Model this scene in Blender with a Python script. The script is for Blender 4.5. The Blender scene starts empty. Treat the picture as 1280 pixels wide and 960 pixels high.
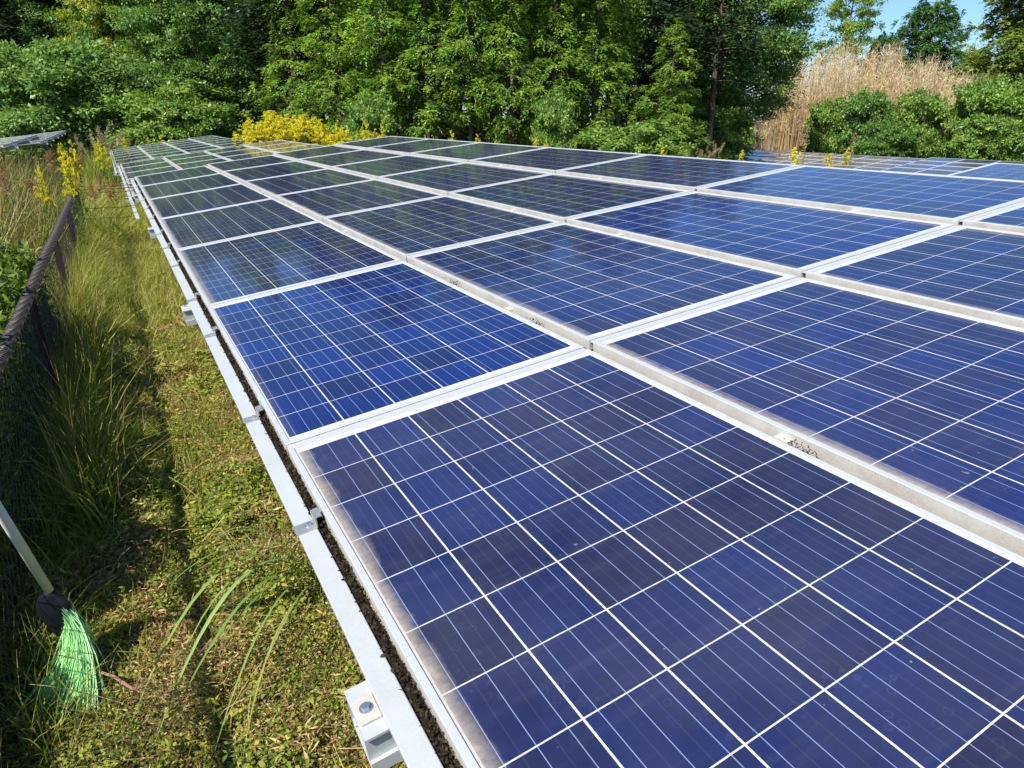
import bpy, math, random
import numpy as np
from mathutils import Vector, Matrix

# ------------------------------------------------------------------ camera, sky, sun, exposure
SC = bpy.context.scene
COL = SC.collection
R = math.radians

CAM = Vector((-0.28516, -1.775, 0.83746))
RX = Vector((0.874205, -0.485557, 0.0))
UX = Vector((0.175816, 0.316541, 0.932143))
DX = Vector((0.452608, 0.814884, -0.362091))
cd = bpy.data.cameras.new('camera')
cam = bpy.data.objects.new('camera', cd)
COL.objects.link(cam)
m = Matrix((RX, UX, -DX)).transposed().to_4x4()
m.translation = CAM
cam.matrix_world = m
cd.sensor_width = 36.0
cd.lens = 36.0 * 864.98 / 1280.0
cd.clip_start = 0.02
cd.clip_end = 1500
SC.camera = cam

SUN_EL, SUN_AZ = 50.0, 246.0      # azimuth measured from +Y towards +X
sd = Vector((math.sin(R(SUN_AZ)) * math.cos(R(SUN_EL)), math.cos(R(SUN_AZ)) * math.cos(R(SUN_EL)), math.sin(R(SUN_EL))))
world = bpy.data.worlds.new('World')
SC.world = world
world.use_nodes = True
wn = world.node_tree
bg = wn.nodes['Background']
sky = wn.nodes.new('ShaderNodeTexSky')
sky.sky_type = 'NISHITA'
sky.sun_disc = False
sky.sun_elevation = R(SUN_EL)
sky.sun_rotation = R(SUN_AZ)
sky.altitude = 50
sky.air_density = 1.0
sky.dust_density = 0.2
sky.ozone_density = 2.5
tint = wn.nodes.new('ShaderNodeMix')
tint.data_type = 'RGBA'
tint.blend_type = 'MULTIPLY'
tint.inputs[0].default_value = 1.0
tint.inputs[7].default_value = (.66, .86, 1.06, 1)
wn.links.new(sky.outputs['Color'], tint.inputs[6])
wn.links.new(tint.outputs[2], bg.inputs['Color'])
bg.inputs['Strength'].default_value = 0.092

ld = bpy.data.lights.new('sun', 'SUN')
ld.energy = 5.0
ld.angle = R(0.53)
ld.color = (1.0, 0.95, 0.86)
lo = bpy.data.objects.new('sun', ld)
COL.objects.link(lo)
lo.rotation_euler = (-sd).to_track_quat('-Z', 'Y').to_euler()
lo.location = (-10, -10, 20)

SC.view_settings.view_transform = 'Standard'
SC.view_settings.look = 'None'
SC.view_settings.exposure = 0.62
SC.view_settings.gamma = 1.0
SC.view_settings.use_curve_mapping = False
SC.render.engine = 'CYCLES'
SC.cycles.max_bounces = 6
SC.cycles.diffuse_bounces = 3
SC.cycles.glossy_bounces = 3
SC.cycles.transmission_bounces = 4

# ------------------------------------------------------------------ mesh helpers
class MB:
    """collects quads (numpy) and builds them as one mesh object"""
    def __init__(s):
        s.v, s.f, s.c, s.uv, s.n = [], [], [], [], 0

    def add(s, v, f, col=None):
        v = np.asarray(v, dtype=np.float32).reshape(-1, 3)
        f = np.asarray(f, dtype=np.int32).reshape(-1, 4)
        s.v.append(v)
        s.f.append(f + s.n)
        s.n += len(v)
        if col is None:
            col = (1, 1, 1)
        c = np.asarray(col, dtype=np.float32)
        if c.ndim == 1:
            c = np.tile(c[:3], (len(v), 1))
        s.c.append(c)
        return s

    def box(s, lo, hi, col=None, mat=None):
        x0, y0, z0 = lo
        x1, y1, z1 = hi
        v = [(x0, y0, z0), (x1, y0, z0), (x1, y1, z0), (x0, y1, z0), (x0, y0, z1), (x1, y0, z1), (x1, y1, z1), (x0, y1, z1)]
        if mat is not None:
            v = [tuple(mat @ Vector(p)) for p in v]
        return s.add(v, [(0, 3, 2, 1), (4, 5, 6, 7), (0, 1, 5, 4), (1, 2, 6, 5), (2, 3, 7, 6), (3, 0, 4, 7)], col)

    def tube(s, pts, rad, k=8, col=None, cap=True):
        P = np.asarray(pts, dtype=float)
        n = len(P)
        rad = np.broadcast_to(np.asarray(rad, dtype=float), (n,))
        T = np.gradient(P, axis=0)
        T /= np.linalg.norm(T, axis=1)[:, None] + 1e-9
        ref = np.array([0, 0, 1.0]) if abs(T[0][2]) < .9 else np.array([1.0, 0, 0])
        if cap:
            P = np.vstack([P[:1], P, P[-1:]])
            T = np.vstack([T[:1], T, T[-1:]])
            rad = np.r_[1e-4, rad, 1e-4]
            n += 2
        A = np.cross(T, ref)
        A /= np.linalg.norm(A, axis=1)[:, None] + 1e-9
        B = np.cross(T, A)
        th = np.arange(k) * 2 * np.pi / k
        V = P[:, None, :] + rad[:, None, None] * (np.cos(th)[None, :, None] * A[:, None, :] + np.sin(th)[None, :, None] * B[:, None, :])
        F = []
        for i in range(n - 1):
            for j in range(k):
                j2 = (j + 1) % k
                F.append((i * k + j, (i + 1) * k + j, (i + 1) * k + j2, i * k + j2))
        return s.add(V.reshape(-1, 3), F, col)

    def leaves(s, P, D, N, L, W, col):
        """diamond leaves: base P, direction D, normal N, length L, width W"""
        S = np.cross(D, N)
        S /= np.linalg.norm(S, axis=1)[:, None] + 1e-9
        L = np.asarray(L)[:, None]
        W = np.asarray(W)[:, None]
        V = np.stack([P, P + D * L * .5 + S * W * .5, P + D * L, P + D * L * .5 - S * W * .5], 1).reshape(-1, 3)
        F = np.arange(len(P) * 4).reshape(-1, 4)
        return s.add(V, F, np.repeat(np.asarray(col, dtype=np.float32), 4, axis=0))

    def blades(s, P, H, lean, W, col, seg=3, yaw=None, curl=1.6):
        """curved ribbons rising from P, height H, lean = horizontal offset vector of the tip"""
        n = len(P)
        lean = np.asarray(lean)
        if yaw is None:
            yaw = rng.uniform(0, 2 * np.pi, n)
        side = np.stack([np.cos(yaw), np.sin(yaw), 0 * yaw], 1)
        rows = []
        for i in range(seg + 1):
            t = i / seg
            c = P + np.concatenate([lean * t ** curl, np.zeros((n, 1))], 1)
            c[:, 2] += H * (t - .25 * t * t * np.minimum(1.0, np.linalg.norm(lean, axis=1) / (H + 1e-6)) * 1.4)
            w = (W * (1 - t ** 1.5) * .5 + W * .03)[:, None]
            rows.append(c - side * w)
            rows.append(c + side * w)
        V = np.stack(rows, 1).reshape(-1, 3)
        b = (np.arange(n) * (2 * (seg + 1)))[:, None, None]
        q = np.array([[2 * i, 2 * i + 1, 2 * i + 3, 2 * i + 2] for i in range(seg)])[None]
        return s.add(V, (b + q).reshape(-1, 4), np.repeat(np.asarray(col, dtype=np.float32), 2 * (seg + 1), axis=0))

    def build(s, name, mat, parent=None, smooth=False, uv=None):
        me = bpy.data.meshes.new(name)
        v = np.concatenate(s.v)
        f = np.concatenate(s.f)
        me.vertices.add(len(v))
        me.vertices.foreach_set('co', v.ravel())
        me.loops.add(f.size)
        me.loops.foreach_set('vertex_index', f.ravel())
        me.polygons.add(len(f))
        me.polygons.foreach_set('loop_start', np.arange(len(f), dtype=np.int32) * 4)
        me.polygons.foreach_set('loop_total', np.full(len(f), 4, dtype=np.int32))
        me.polygons.foreach_set('use_smooth', np.full(len(f), bool(smooth), dtype=bool))
        ca = me.color_attributes.new('tint', 'FLOAT_COLOR', 'POINT')
        c = np.concatenate(s.c)
        ca.data.foreach_set('color', np.concatenate([c, np.ones((len(c), 1), dtype=np.float32)], 1).ravel())
        me.update(calc_edges=True)
        me.validate()
        me.materials.append(mat)
        o = bpy.data.objects.new(name, me)
        COL.objects.link(o)
        if parent is not None:
            o.parent = parent
        return o


rng = np.random.default_rng(7)
random.seed(7)


def tag(o, label, cat=None, group=None, kind=None):
    if label: o['label'] = label
    if cat: o['category'] = cat
    if group: o['group'] = group
    if kind: o['kind'] = kind
    return o


def thing(name, label, cat, loc=(0, 0, 0), rot=(0, 0, 0), group=None):
    o = bpy.data.objects.new(name, None)
    o.empty_display_size = .1
    COL.objects.link(o)
    o.location = loc
    o.rotation_euler = rot
    return tag(o, label, cat, group)


def dup(root, loc, rot=None, scale=None, label=None, group=None):
    r = root.copy()
    COL.objects.link(r)
    r.location = loc
    if rot is not None: r.rotation_euler = rot
    if scale is not None: r.scale = scale
    if label: r['label'] = label
    if group: r['group'] = group
    for ch in list(root.children):
        c = ch.copy()
        COL.objects.link(c)
        c.parent = r
        for g in list(ch.children):
            d = g.copy()
            COL.objects.link(d)
            d.parent = c
    return r


def bevel(o, w=.002, seg=2):
    b = o.modifiers.new('bevel', 'BEVEL')
    b.width = w
    b.segments = seg
    b.limit_method = 'ANGLE'
    return o


def unit(a):
    return a / (np.linalg.norm(a, axis=-1, keepdims=True) + 1e-9)


# ------------------------------------------------------------------ materials
class NT:
    def __init__(s, name):
        s.m = bpy.data.materials.new(name)
        s.m.use_nodes = True
        s.t = s.m.node_tree
        s.b = s.t.nodes['Principled BSDF']
        s.out = s.t.nodes['Material Output']

    def n(s, ty, **kw):
        x = s.t.nodes.new(ty)
        for k, v in kw.items(): setattr(x, k, v)
        return x

    def l(s, a, b): s.t.links.new(a, b)

    def math(s, op, a, b=None, c=None, clamp=False):
        x = s.n('ShaderNodeMath', operation=op, use_clamp=clamp)
        for i, q in enumerate((a, b, c)):
            if q is None: continue
            if isinstance(q, (int, float)): x.inputs[i].default_value = q
            else: s.l(q, x.inputs[i])
        return x.outputs[0]

    def mix(s, f, a, b, mode='MIX'):
        x = s.n('ShaderNodeMix', data_type='RGBA', blend_type=mode)
        for i, q in ((0, f), (6, a), (7, b)):
            if isinstance(q, (int, float)): x.inputs[i].default_value = q
            elif isinstance(q, tuple): x.inputs[i].default_value = (*q, 1)
            else: s.l(q, x.inputs[i])
        return x.outputs[2]

    def noise(s, scale, vec=None, detail=4, rough=.6, out=0):
        x = s.n('ShaderNodeTexNoise')
        x.inputs['Scale'].default_value = scale
        x.inputs['Detail'].default_value = detail
        x.inputs['Roughness'].default_value = rough
        if vec is not None: s.l(vec, x.inputs['Vector'])
        return x.outputs[out]

    def ramp(s, v, stops):
        x = s.n('ShaderNodeValToRGB')
        e = x.color_ramp.elements
        while len(e) < len(stops): e.new(.5)
        for i, (p, c) in enumerate(stops):
            e[i].position = p
            e[i].color = (*c, 1) if isinstance(c, tuple) else (c, c, c, 1)
        s.l(v, x.inputs[0])
        return x.outputs[0]

    def bump(s, h, strength=.3, dist=.01):
        x = s.n('ShaderNodeBump')
        x.inputs['Strength'].default_value = strength
        x.inputs['Distance'].default_value = dist
        s.l(h, x.inputs['Height'])
        s.l(x.outputs[0], s.b.inputs['Normal'])

    def pos(s): return s.n('ShaderNodeNewGeometry').outputs['Position']


def leaf_mat(name, transl=.35, rough=.5, spec=.3, gain=1.0):
    t = NT(name)
    a = t.n('ShaderNodeAttribute', attribute_name='tint').outputs['Color']
    nz = t.noise(3.0, t.pos(), 3)
    v = t.n('ShaderNodeHueSaturation')
    t.l(a, v.inputs['Color'])
    t.l(t.math('MULTIPLY_ADD', nz, .6 * gain, .7 * gain), v.inputs['Value'])
    t.l(v.outputs[0], t.b.inputs['Base Color'])
    t.b.inputs['Roughness'].default_value = rough
    t.b.inputs['Specular IOR Level'].default_value = spec
    tr = t.n('ShaderNodeBsdfTranslucent')
    tc = t.mix(1.0, v.outputs[0], (1.25, 1.25, .6), 'MULTIPLY')
    t.l(tc, tr.inputs['Color'])
    mx = t.n('ShaderNodeMixShader')
    mx.inputs[0].default_value = transl
    t.l(t.b.outputs[0], mx.inputs[1])
    t.l(tr.outputs[0], mx.inputs[2])
    t.l(mx.outputs[0], t.out.inputs['Surface'])
    return t.m


def plain(name, col, rough=.5, metal=0.0, nscale=None, namp=.3, bump=None, spec=.5):
    t = NT(name)
    if nscale:
        f = t.ramp(t.noise(nscale, t.pos(), 6), [(.3, 0.0), (.75, 1.0)])
        c = t.mix(f, col, tuple(x * (1 - namp) for x in col))
        t.l(c, t.b.inputs['Base Color'])
        if bump: t.bump(t.noise(nscale * 4, t.pos(), 5), bump, .004)
    else:
        t.b.inputs['Base Color'].default_value = (*col, 1)
    t.b.inputs['Roughness'].default_value = rough
    t.b.inputs['Metallic'].default_value = metal
    t.b.inputs['Specular IOR Level'].default_value = spec
    return t.m


def metal_mat(name, col, dirt, amount, rough=.42, metal=.35):
    """anodised aluminium / galvanised steel with brown grime"""
    t = NT(name)
    p = t.pos()
    n1 = t.noise(9, p, 8, .7)
    n2 = t.noise(160, p, 4, .7)
    f = t.math('MULTIPLY', t.math('MULTIPLY_ADD', n1, 1.6, -.35, clamp=True), t.math('MULTIPLY_ADD', n2, 1.4, .1, clamp=True), clamp=True)
    f = t.math('MULTIPLY', f, amount, clamp=True)
    t.l(t.mix(f, col, dirt), t.b.inputs['Base Color'])
    t.l(t.math('MULTIPLY_ADD', f, .4, rough, clamp=True), t.b.inputs['Roughness'])
    t.b.inputs['Metallic'].default_value = metal
    t.bump(n2, .12, .002)
    return t.m


ALU = metal_mat('anodised_aluminium', (.60, .63, .64), (.34, .30, .25), .4)
ALUD = metal_mat('dusty_aluminium', (.62, .60, .56), (.28, .23, .17), 1.0, .55, .15)
GALV = metal_mat('galvanised_steel', (.56, .60, .62), (.36, .32, .27), .7, .42, .3)
STEEL = plain('bolt_steel', (.62, .60, .56), .35, .7, 60, .35)
SCREW = plain('stainless_steel', (.7, .7, .7), .25, .9)
DARK = plain('dark_soil_debris', (.03, .024, .018), .95, 0, 90, .6)
FENCEM = plain('dark_brown_coated_wire', (.050, .041, .034), .38, .0, 40, .4)
POSTM = plain('dark_maroon_post', (.045, .022, .022), .5, .0, 20, .4)
HANDLE = plain('pale_handle', (.74, .73, .66), .4, 0, 20, .12)
BLACKP = plain('black_plastic', (.010, .012, .016), .35)
BRIST = plain('green_bristle', (.44, .82, .38), .6, spec=.15)
BACK = plain('white_backsheet', (.7, .7, .7), .6)
STICK = plain('pale_green_tape', (.35, .62, .50), .5)

# glass laminate with cells drawn in metres from the UV map (u across the slope, v along the row)
PW, PL, CELL = .985, 1.664, .158


def cell_mat():
    t = NT('solar_cells')
    uv = t.n('ShaderNodeUVMap', uv_map='UVMap').outputs[0]
    sp = t.n('ShaderNodeSeparateXYZ')
    t.l(uv, sp.inputs[0])
    x, y = sp.outputs[0], sp.outputs[1]
    M = t.math
    prop = lambda nme: t.n('ShaderNodeAttribute', attribute_type='OBJECT', attribute_name=nme).outputs['Fac']
    vivid, dirt, bb = prop('vivid'), prop('dirt'), prop('busbars')
    a = M('DIVIDE', M('SUBTRACT', x, (PW - 6 * CELL) / 2), CELL)
    b = M('DIVIDE', M('SUBTRACT', y, (PL - 10 * CELL) / 2), CELL)
    fa, fb = M('FRACT', a), M('FRACT', b)
    da = M('MULTIPLY', M('MINIMUM', fa, M('SUBTRACT', 1, fa)), CELL)
    db = M('MULTIPLY', M('MINIMUM', fb, M('SUBTRACT', 1, fb)), CELL)
    gap = M('MAXIMUM', M('LESS_THAN', da, .0019), M('LESS_THAN', db, .0013))
    out = M('MAXIMUM', M('MAXIMUM', M('LESS_THAN', a, 0), M('GREATER_THAN', a, 6)), M('MAXIMUM', M('LESS_THAN', b, 0), M('GREATER_THAN', b, 10)))
    white = M('MAXIMUM', gap, out)
    fbb = M('FRACT', M('MULTIPLY', fa, bb))
    bus = M('LESS_THAN', M('DIVIDE', M('MULTIPLY', M('ABSOLUTE', M('SUBTRACT', fbb, .5)), CELL), bb), .00075)
    # faint fingers, running across the busbars
    fing = M('LESS_THAN', M('FRACT', M('MULTIPLY', y, 1 / .0022)), .10)
    midl = M('LESS_THAN', M('ABSOLUTE', M('SUBTRACT', M('FRACT', M('MULTIPLY', fa, M('MULTIPLY', bb, 1.0))), 0.02)), .012)
    # per cell random
    oi = t.n('ShaderNodeObjectInfo').outputs['Random']
    cv = t.n('ShaderNodeCombineXYZ')
    t.l(M('FLOOR', a), cv.inputs[0])
    t.l(M('FLOOR', b), cv.inputs[1])
    t.l(M('MULTIPLY', oi, 517.3), cv.inputs[2])
    wn_ = t.n('ShaderNodeTexWhiteNoise', noise_dimensions='3D')
    t.l(cv.outputs[0], wn_.inputs['Vector'])
    rnd = wn_.outputs['Value']
    pos = t.pos()
    cloud = t.noise(5.0, pos, 3, .5)
    vor = t.n('ShaderNodeTexVoronoi')
    vor.inputs['Scale'].default_value = 120
    t.l(pos, vor.inputs['Vector'])
    grain = vor.outputs['Color']
    gs = t.n('ShaderNodeSeparateColor')
    t.l(grain, gs.inputs[0])
    k = M('MULTIPLY_ADD', rnd, .75, M('MULTIPLY_ADD', cloud, .9, -.45), clamp=True)
    k = M('MULTIPLY_ADD', gs.outputs[0], .26, M('SUBTRACT', k, .10), clamp=True)
    dull = t.mix(k, (.0070, .0100, .038), (.0030, .014, .092))
    viv = t.mix(k, (.0032, .0095, .068), (.002, .019, .155))
    c = t.mix(vivid, dull, viv)
    c = t.mix(M('MULTIPLY', fing, .09), c, (.22, .28, .45))
    c = t.mix(M('MULTIPLY', midl, .05), c, (.35, .4, .5))
    c = t.mix(M('MULTIPLY', bus, .55), c, (.30, .40, .62))
    c = t.mix(white, c, (.54, .56, .58))
    # thin film of dust everywhere, thicker brown grime above the low frame edge
    film = M('MULTIPLY', t.ramp(t.noise(2.2, pos, 6, .65), [(.30, 0.0), (.8, 1.0)]), .07)
    film = M('ADD', M('MULTIPLY', film, dirt), .002)
    c = t.mix(film, c, (.40, .39, .38))
    mp = t.n('ShaderNodeMapping')
    mp.inputs['Scale'].default_value = (1.5, 26, 1)
    t.l(uv, mp.inputs['Vector'])
    strk = t.ramp(t.noise(1.0, mp.outputs[0], 5, .6), [(.52, 0.0), (.80, 1.0)])
    c = t.mix(M('MULTIPLY', M('MULTIPLY', strk, dirt), .035), c, (.45, .42, .38))
    ring = t.n('ShaderNodeTexVoronoi')
    ring.inputs['Scale'].default_value = 38
    t.l(pos, ring.inputs['Vector'])
    rg = M('LESS_THAN', M('ABSOLUTE', M('SUBTRACT', ring.outputs['Distance'], .25)), .035)
    rg = M('MULTIPLY', rg, t.ramp(t.noise(4.0, pos, 3), [(.5, 0.0), (.7, 1.0)]))
    c = t.mix(M('MULTIPLY', rg, .035), c, (.5, .5, .5))
    speck = M('GREATER_THAN', t.noise(55, pos, 2, .5), .765)
    c = t.mix(M('MULTIPLY', speck, .25), c, (.5, .48, .45))
    edge_n = t.noise(7, pos, 5, .7)
    e = M('SUBTRACT', 1.0, M('DIVIDE', M('SUBTRACT', x, .010), M('MULTIPLY_ADD', edge_n, .060, .012)), clamp=True)
    e = M('MULTIPLY', M('MULTIPLY', e, dirt), M('MULTIPLY_ADD', t.noise(60, pos, 6, .75), 1.5, .12), clamp=True)
    c = t.mix(e, c, (.42, .37, .30))
    t.l(c, t.b.inputs['Base Color'])
    t.b.inputs['Roughness'].default_value = .55
    t.b.inputs['Specular IOR Level'].default_value = .06
    t.b.inputs['Coat Weight'].default_value = 1.0
    t.b.inputs['Coat IOR'].default_value = 1.36
    cr = M('MULTIPLY_ADD', e, .5, M('MULTIPLY_ADD', t.noise(3.0, pos, 4), .05, .045))
    t.l(cr, t.b.inputs['Coat Roughness'])
    return t.m


CELLS = cell_mat()

# ------------------------------------------------------------------ terrain
TILT = R(7.329)
ST, CT = math.sin(TILT), math.cos(TILT)


def gz(x, y):
    x = np.asarray(x, dtype=float)
    y = np.asarray(y, dtype=float)
    return (-.78 - .0265 * np.clip(y - 4, 0, 60) - .033 * np.clip(x - 4, 0, 60) + .02 * np.sin(x * 1.7 + .5) * np.cos(y * 1.1))


def grid(x0, x1, nx, y0, y1, ny, zf, warp=1.0):
    s = np.linspace(0, 1, nx)
    t_ = np.linspace(0, 1, ny)
    X, Y = np.meshgrid(x0 + (x1 - x0) * s, y0 + (y1 - y0) * t_ ** warp)
    Z = zf(X, Y)
    v = np.stack([X, Y, Z], -1).reshape(-1, 3)
    i = np.arange(nx - 1)[None] + (np.arange(ny - 1) * nx)[:, None]
    f = np.stack([i, i + 1, i + nx + 1, i + nx], -1).reshape(-1, 4)
    return v, f


def ground_mat():
    t = NT('weedy_soil')
    p = t.pos()
    n1 = t.noise(1.3, p, 6, .65)
    n2 = t.noise(26, p, 8, .75)
    n3 = t.noise(140, p, 4, .7)
    c = t.ramp(n2, [(.30, (.05, .036, .02)), (.48, (.14, .115, .045)), (.62, (.15, .18, .045)), (.80, (.30, .25, .11))])
    c = t.mix(t.ramp(n1, [(.35, 0.0), (.7, .8)]), c, (.06, .085, .022))
    c = t.mix(t.math('MULTIPLY', n3, .5), c, (.13, .10, .05))
    t.l(c, t.b.inputs['Base Color'])
    t.b.inputs['Roughness'].default_value = .95
    t.b.inputs['Specular IOR Level'].default_value = .1
    t.bump(t.math('ADD', n2, n3), .9, .03)
    return t.m


GM = ground_mat()
g = MB()
v, f = grid(-1, 1, 160, 0, 1, 190, lambda X, Y: X * 0)
xs = np.sign(v[:, 0]) * np.abs(v[:, 0]) ** 3 * 600 + v[:, 0] * 20
ys = v[:, 1] ** 3 * 700 + v[:, 1] * 60 - 8
zs = gz(xs, ys)
g.add(np.stack([xs, ys, zs], 1), f)
tag(g.build('ground', GM, smooth=True), 'weedy sloping ground under and around the solar arrays', kind='structure')

# ------------------------------------------------------------------ solar panel prototype
def frame_mesh():
    prof = [(0, -.036), (0, -.0012), (.0012, 0), (.0135, 0), (.0145, -.0012), (.0145, -.004), (.0145, -.036)]
    b = MB()
    V = []
    for d, z in prof:
        V += [(d, d, z), (PW - d, d, z), (PW - d, PL - d, z), (d, PL - d, z)]
    F = []
    for i in range(len(prof) - 1):
        for j in range(4):
            k = (j + 1) % 4
            F.append((i * 4 + j, i * 4 + k, (i + 1) * 4 + k, (i + 1) * 4 + j))
    n = (len(prof) - 1) * 4
    for j in range(4):
        k = (j + 1) % 4
        F.append((n + j, n + k, k, j))
    b.add(V, F)
    return b


def make_panel(loc, rot):
    root = thing('solar_panel', 'x', 'solar panel', loc, rot)
    fr = frame_mesh().build('frame', ALU, root)
    fr.data.materials.append(ALUD)
    for p in fr.data.polygons:
        if abs(p.normal.z) < .3 and (p.center.x < .0005 or p.center.x > PW - .0005 or p.center.y < .0005 or p.center.y > PL - .0005):
            p.material_index = 1
    b = MB()
    z = -.0042
    b.add([(.014, .014, z), (PW - .014, .014, z), (PW - .014, PL - .014, z), (.014, PL - .014, z)], [(0, 1, 2, 3)])
    gl = b.build('cell_sheet', CELLS, root)
    uvl = gl.data.uv_layers.new(name='UVMap')
    for lp in gl.data.loops:
        co = gl.data.vertices[lp.vertex_index].co
        uvl.data[lp.index].uv = (co.x, co.y)
    b = MB()
    z = -.0080
    b.add([(.014, .014, z), (PW - .014, .014, z), (PW - .014, PL - .014, z), (.014, PL - .014, z)], [(3, 2, 1, 0)])
    b.box((PW / 2 - .06, PL - .25, -.03), (PW / 2 + .06, PL - .13, -.0082))
    b.build('backsheet', BACK, root)
    return root


VP, UP = 1.0045, 1.685
TIP = math.atan2(-.017, PW)            # every upper row starts a little proud of the one below
ORD = ['first', 'second', 'third', 'fourth', 'fifth', 'sixth', 'seventh', 'eighth', 'ninth', 'tenth', 'eleventh', 'twelfth']
ROWN = ['bottom', 'lower middle', 'upper middle', 'top']
proto = None


def panels(X0, Y0, Z0, ncol, where, group, tone, rowphr=None):
    """lower left corner (X0, Y0, Z0) of a table four panels deep"""
    global proto
    for i in range(ncol):
        for j in range(4):
            n0 = .017 if j else 0.0
            a = TILT + (TIP if j else 0)
            vx = j * VP + (0.0 if j == 0 else .004)
            loc = (X0 + vx * CT - n0 * ST, Y0 + i * UP + (UP - PL) / 2, Z0 + vx * ST + n0 * CT)
            rot = (0, -a, 0)
            viv, dirt, bb, desc = tone(i, j)
            lab = '%s solar panel, %s from near end, %s row, %s' % (desc, ORD[i], ROWN[j], where)
            if proto is None:
                proto = make_panel(loc, rot)
                o = proto
                o['label'] = lab
                o['group'] = group
            else:
                o = dup(proto, loc, rot, None, lab, group)
            for c in o.children:
                if c.name.startswith('cell_sheet'):
                    c['vivid'] = float(viv)
                    c['dirt'] = float(dirt)
                    c['busbars'] = float(bb)
                if c.name.startswith('frame') and j and c.name:
                    pass


def clip_mb(b, x, y, z):
    """edge clip: base plate, upturned lip and bolt head"""
    b.box((x - .020, y - .019, z), (x + .030, y + .019, z + .004))
    b.box((x + .026, y - .019, z + .004), (x + .031, y + .019, z + .030))
    b.box((x + .031, y - .019, z + .026), (x + .044, y + .019, z + .031))


def hexbolt(b, x, y, z, r=.0075, h=.007):
    th = np.arange(6) * np.pi / 3
    V = [(x + r * math.cos(a), y + r * math.sin(a), z + q) for q in (0, h) for a in th]
    V += [(x, y, z + h)] * 6
    F = []
    for j in range(6):
        k = (j + 1) % 6
        F.append((j, k, 6 + k, 6 + j))
        F.append((6 + j, 6 + k, 12 + k, 12 + j))
    b.add(V, F)
    b.tube([(x, y, z - .0005), (x, y, z + .0016)], r * 1.55, 14)


def rack(label, X0, Y0, Z0, ncol, beams, clips, posts, detail=True, group=None):
    """mounting rack; local frame: x up the slope, y along the row, z off the glass"""
    L = ncol * UP
    t = thing('mounting_rack', label, 'rack', (X0, Y0, Z0), (0, -TILT, 0), group)
    # long edge rail in front of the low edge: hollow section in lengths butted end to end
    y = -1.2 if detail else 0
    ends = [-2.4, 1.31, 5.3, 9.3, L + .04] if detail else [-.04, L + .04]
    for a, c in zip(ends[:-1], ends[1:]):
        b = MB()
        b.box((-.066, a + .0012, -.047), (-.022, c - .0012, -.034))
        bevel(b.build('edge_rail', GALV, t), .002)
    for j in range(0, 5):
        b = MB()
        x = j * VP - .012
        if j == 0: b.box((.004, -.03, -.0468), (.045, L + .03, -.0375))
        else: b.box((x - .030, -.03, -.0468), (x + .030, L + .03, -.0375))
        b.build('purlin', GALV, t)
    for y in beams:
        b = MB()
        w = .057
        x0, x1 = -.105, 4 * VP + .10
        b.box((x0, y - w, -.0525), (x1, y + w, -.0475))
        b.box((x0, y - w + .008, -.100), (x1, y - w + .012, -.0530))
        b.box((x0, y + w - .012, -.100), (x1, y + w - .008, -.0530))
        b.box((x0, y - w, -.126), (x1, y - w + .004, -.1005))
        b.box((x0, y + w - .004, -.126), (x1, y + w, -.1005))
        b.box((x0, y - w + .0045, -.126), (x1, y + w - .0045, -.122))
        b.box((x0, y - w + .0045, -.1048), (x1, y - w + .03, -.1008))
        b.box((x0, y + w - .03, -.1048), (x1, y + w - .0045, -.1008))
        bm_ = b.build('beam', GALV, t)
        if detail:
            b = MB()
            b.box((-.100, y - .030, -.0472), (-.0665, y + .024, -.0425))
            bevel(b.build('bolt_plate', ALUD, bm_), .001)
            b = MB()
            hexbolt(b, -.084, y - .003, -.0425)
            b.build('bolt', SCREW, bm_)
    for y in clips:
        b = MB()
        clip_mb(b, -.050, y, -.0338)
        o = bevel(b.build('clip', STEEL, t), .001)
        b = MB()
        hexbolt(b, -.036, y, -.0296, .006, .006)
        b.build('bolt', SCREW, o)
    if detail:
        for j in range(1, 4):
            for k in range(ncol):
                yy = (k + .5) * UP + .32 * math.sin(j * 3 + k * 2.1)
                cp = MB()
                cp.box((j * VP - .0175, yy - .020, -.03), (j * VP + .0035, yy + .020, .0012))
                cp.build('panel_clamp', ALUD, t)
        for j in range(4):
            for k in range(1, ncol):
                cp = MB()
                a, c = j * VP + (.006 if j else .002), j * VP + PW - .002
                za, zc = (.017 if j else 0) - .0035, -.0035
                V = [(a, k * UP - .0080, za), (c, k * UP - .0080, zc), (c, k * UP + .0080, zc), (a, k * UP + .0080, za)]
                V += [(x_, y_, z_ - .004) for x_, y_, z_ in V]
                cp.add(V, [(0, 1, 2, 3), (7, 6, 5, 4), (0, 4, 5, 1), (1, 5, 6, 2), (2, 6, 7, 3), (3, 7, 4, 0)])
                cp.build('cover_strip', ALU, t)
    for (x, y) in posts:
        b = MB()
        gx, gy = X0 + x * CT, Y0 + y
        h = (Z0 + x * ST - float(gz(gx, gy)))
        mt = Matrix.Rotation(TILT, 4, 'Y') @ Matrix.Identity(4)
        base = Vector((x, y, -.17))
        q = Matrix.Translation(base) @ mt
        b.box((-.035, -.035, -h - .1), (.035, -.03, .0), mat=q)
        b.box((-.035, -.0298, -h - .1), (-.03, .035, .0), mat=q)
        b.box((.03, -.0298, -h - .1), (.035, .035, .0), mat=q)
        b.build('post', GALV, t)
    return t


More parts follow.
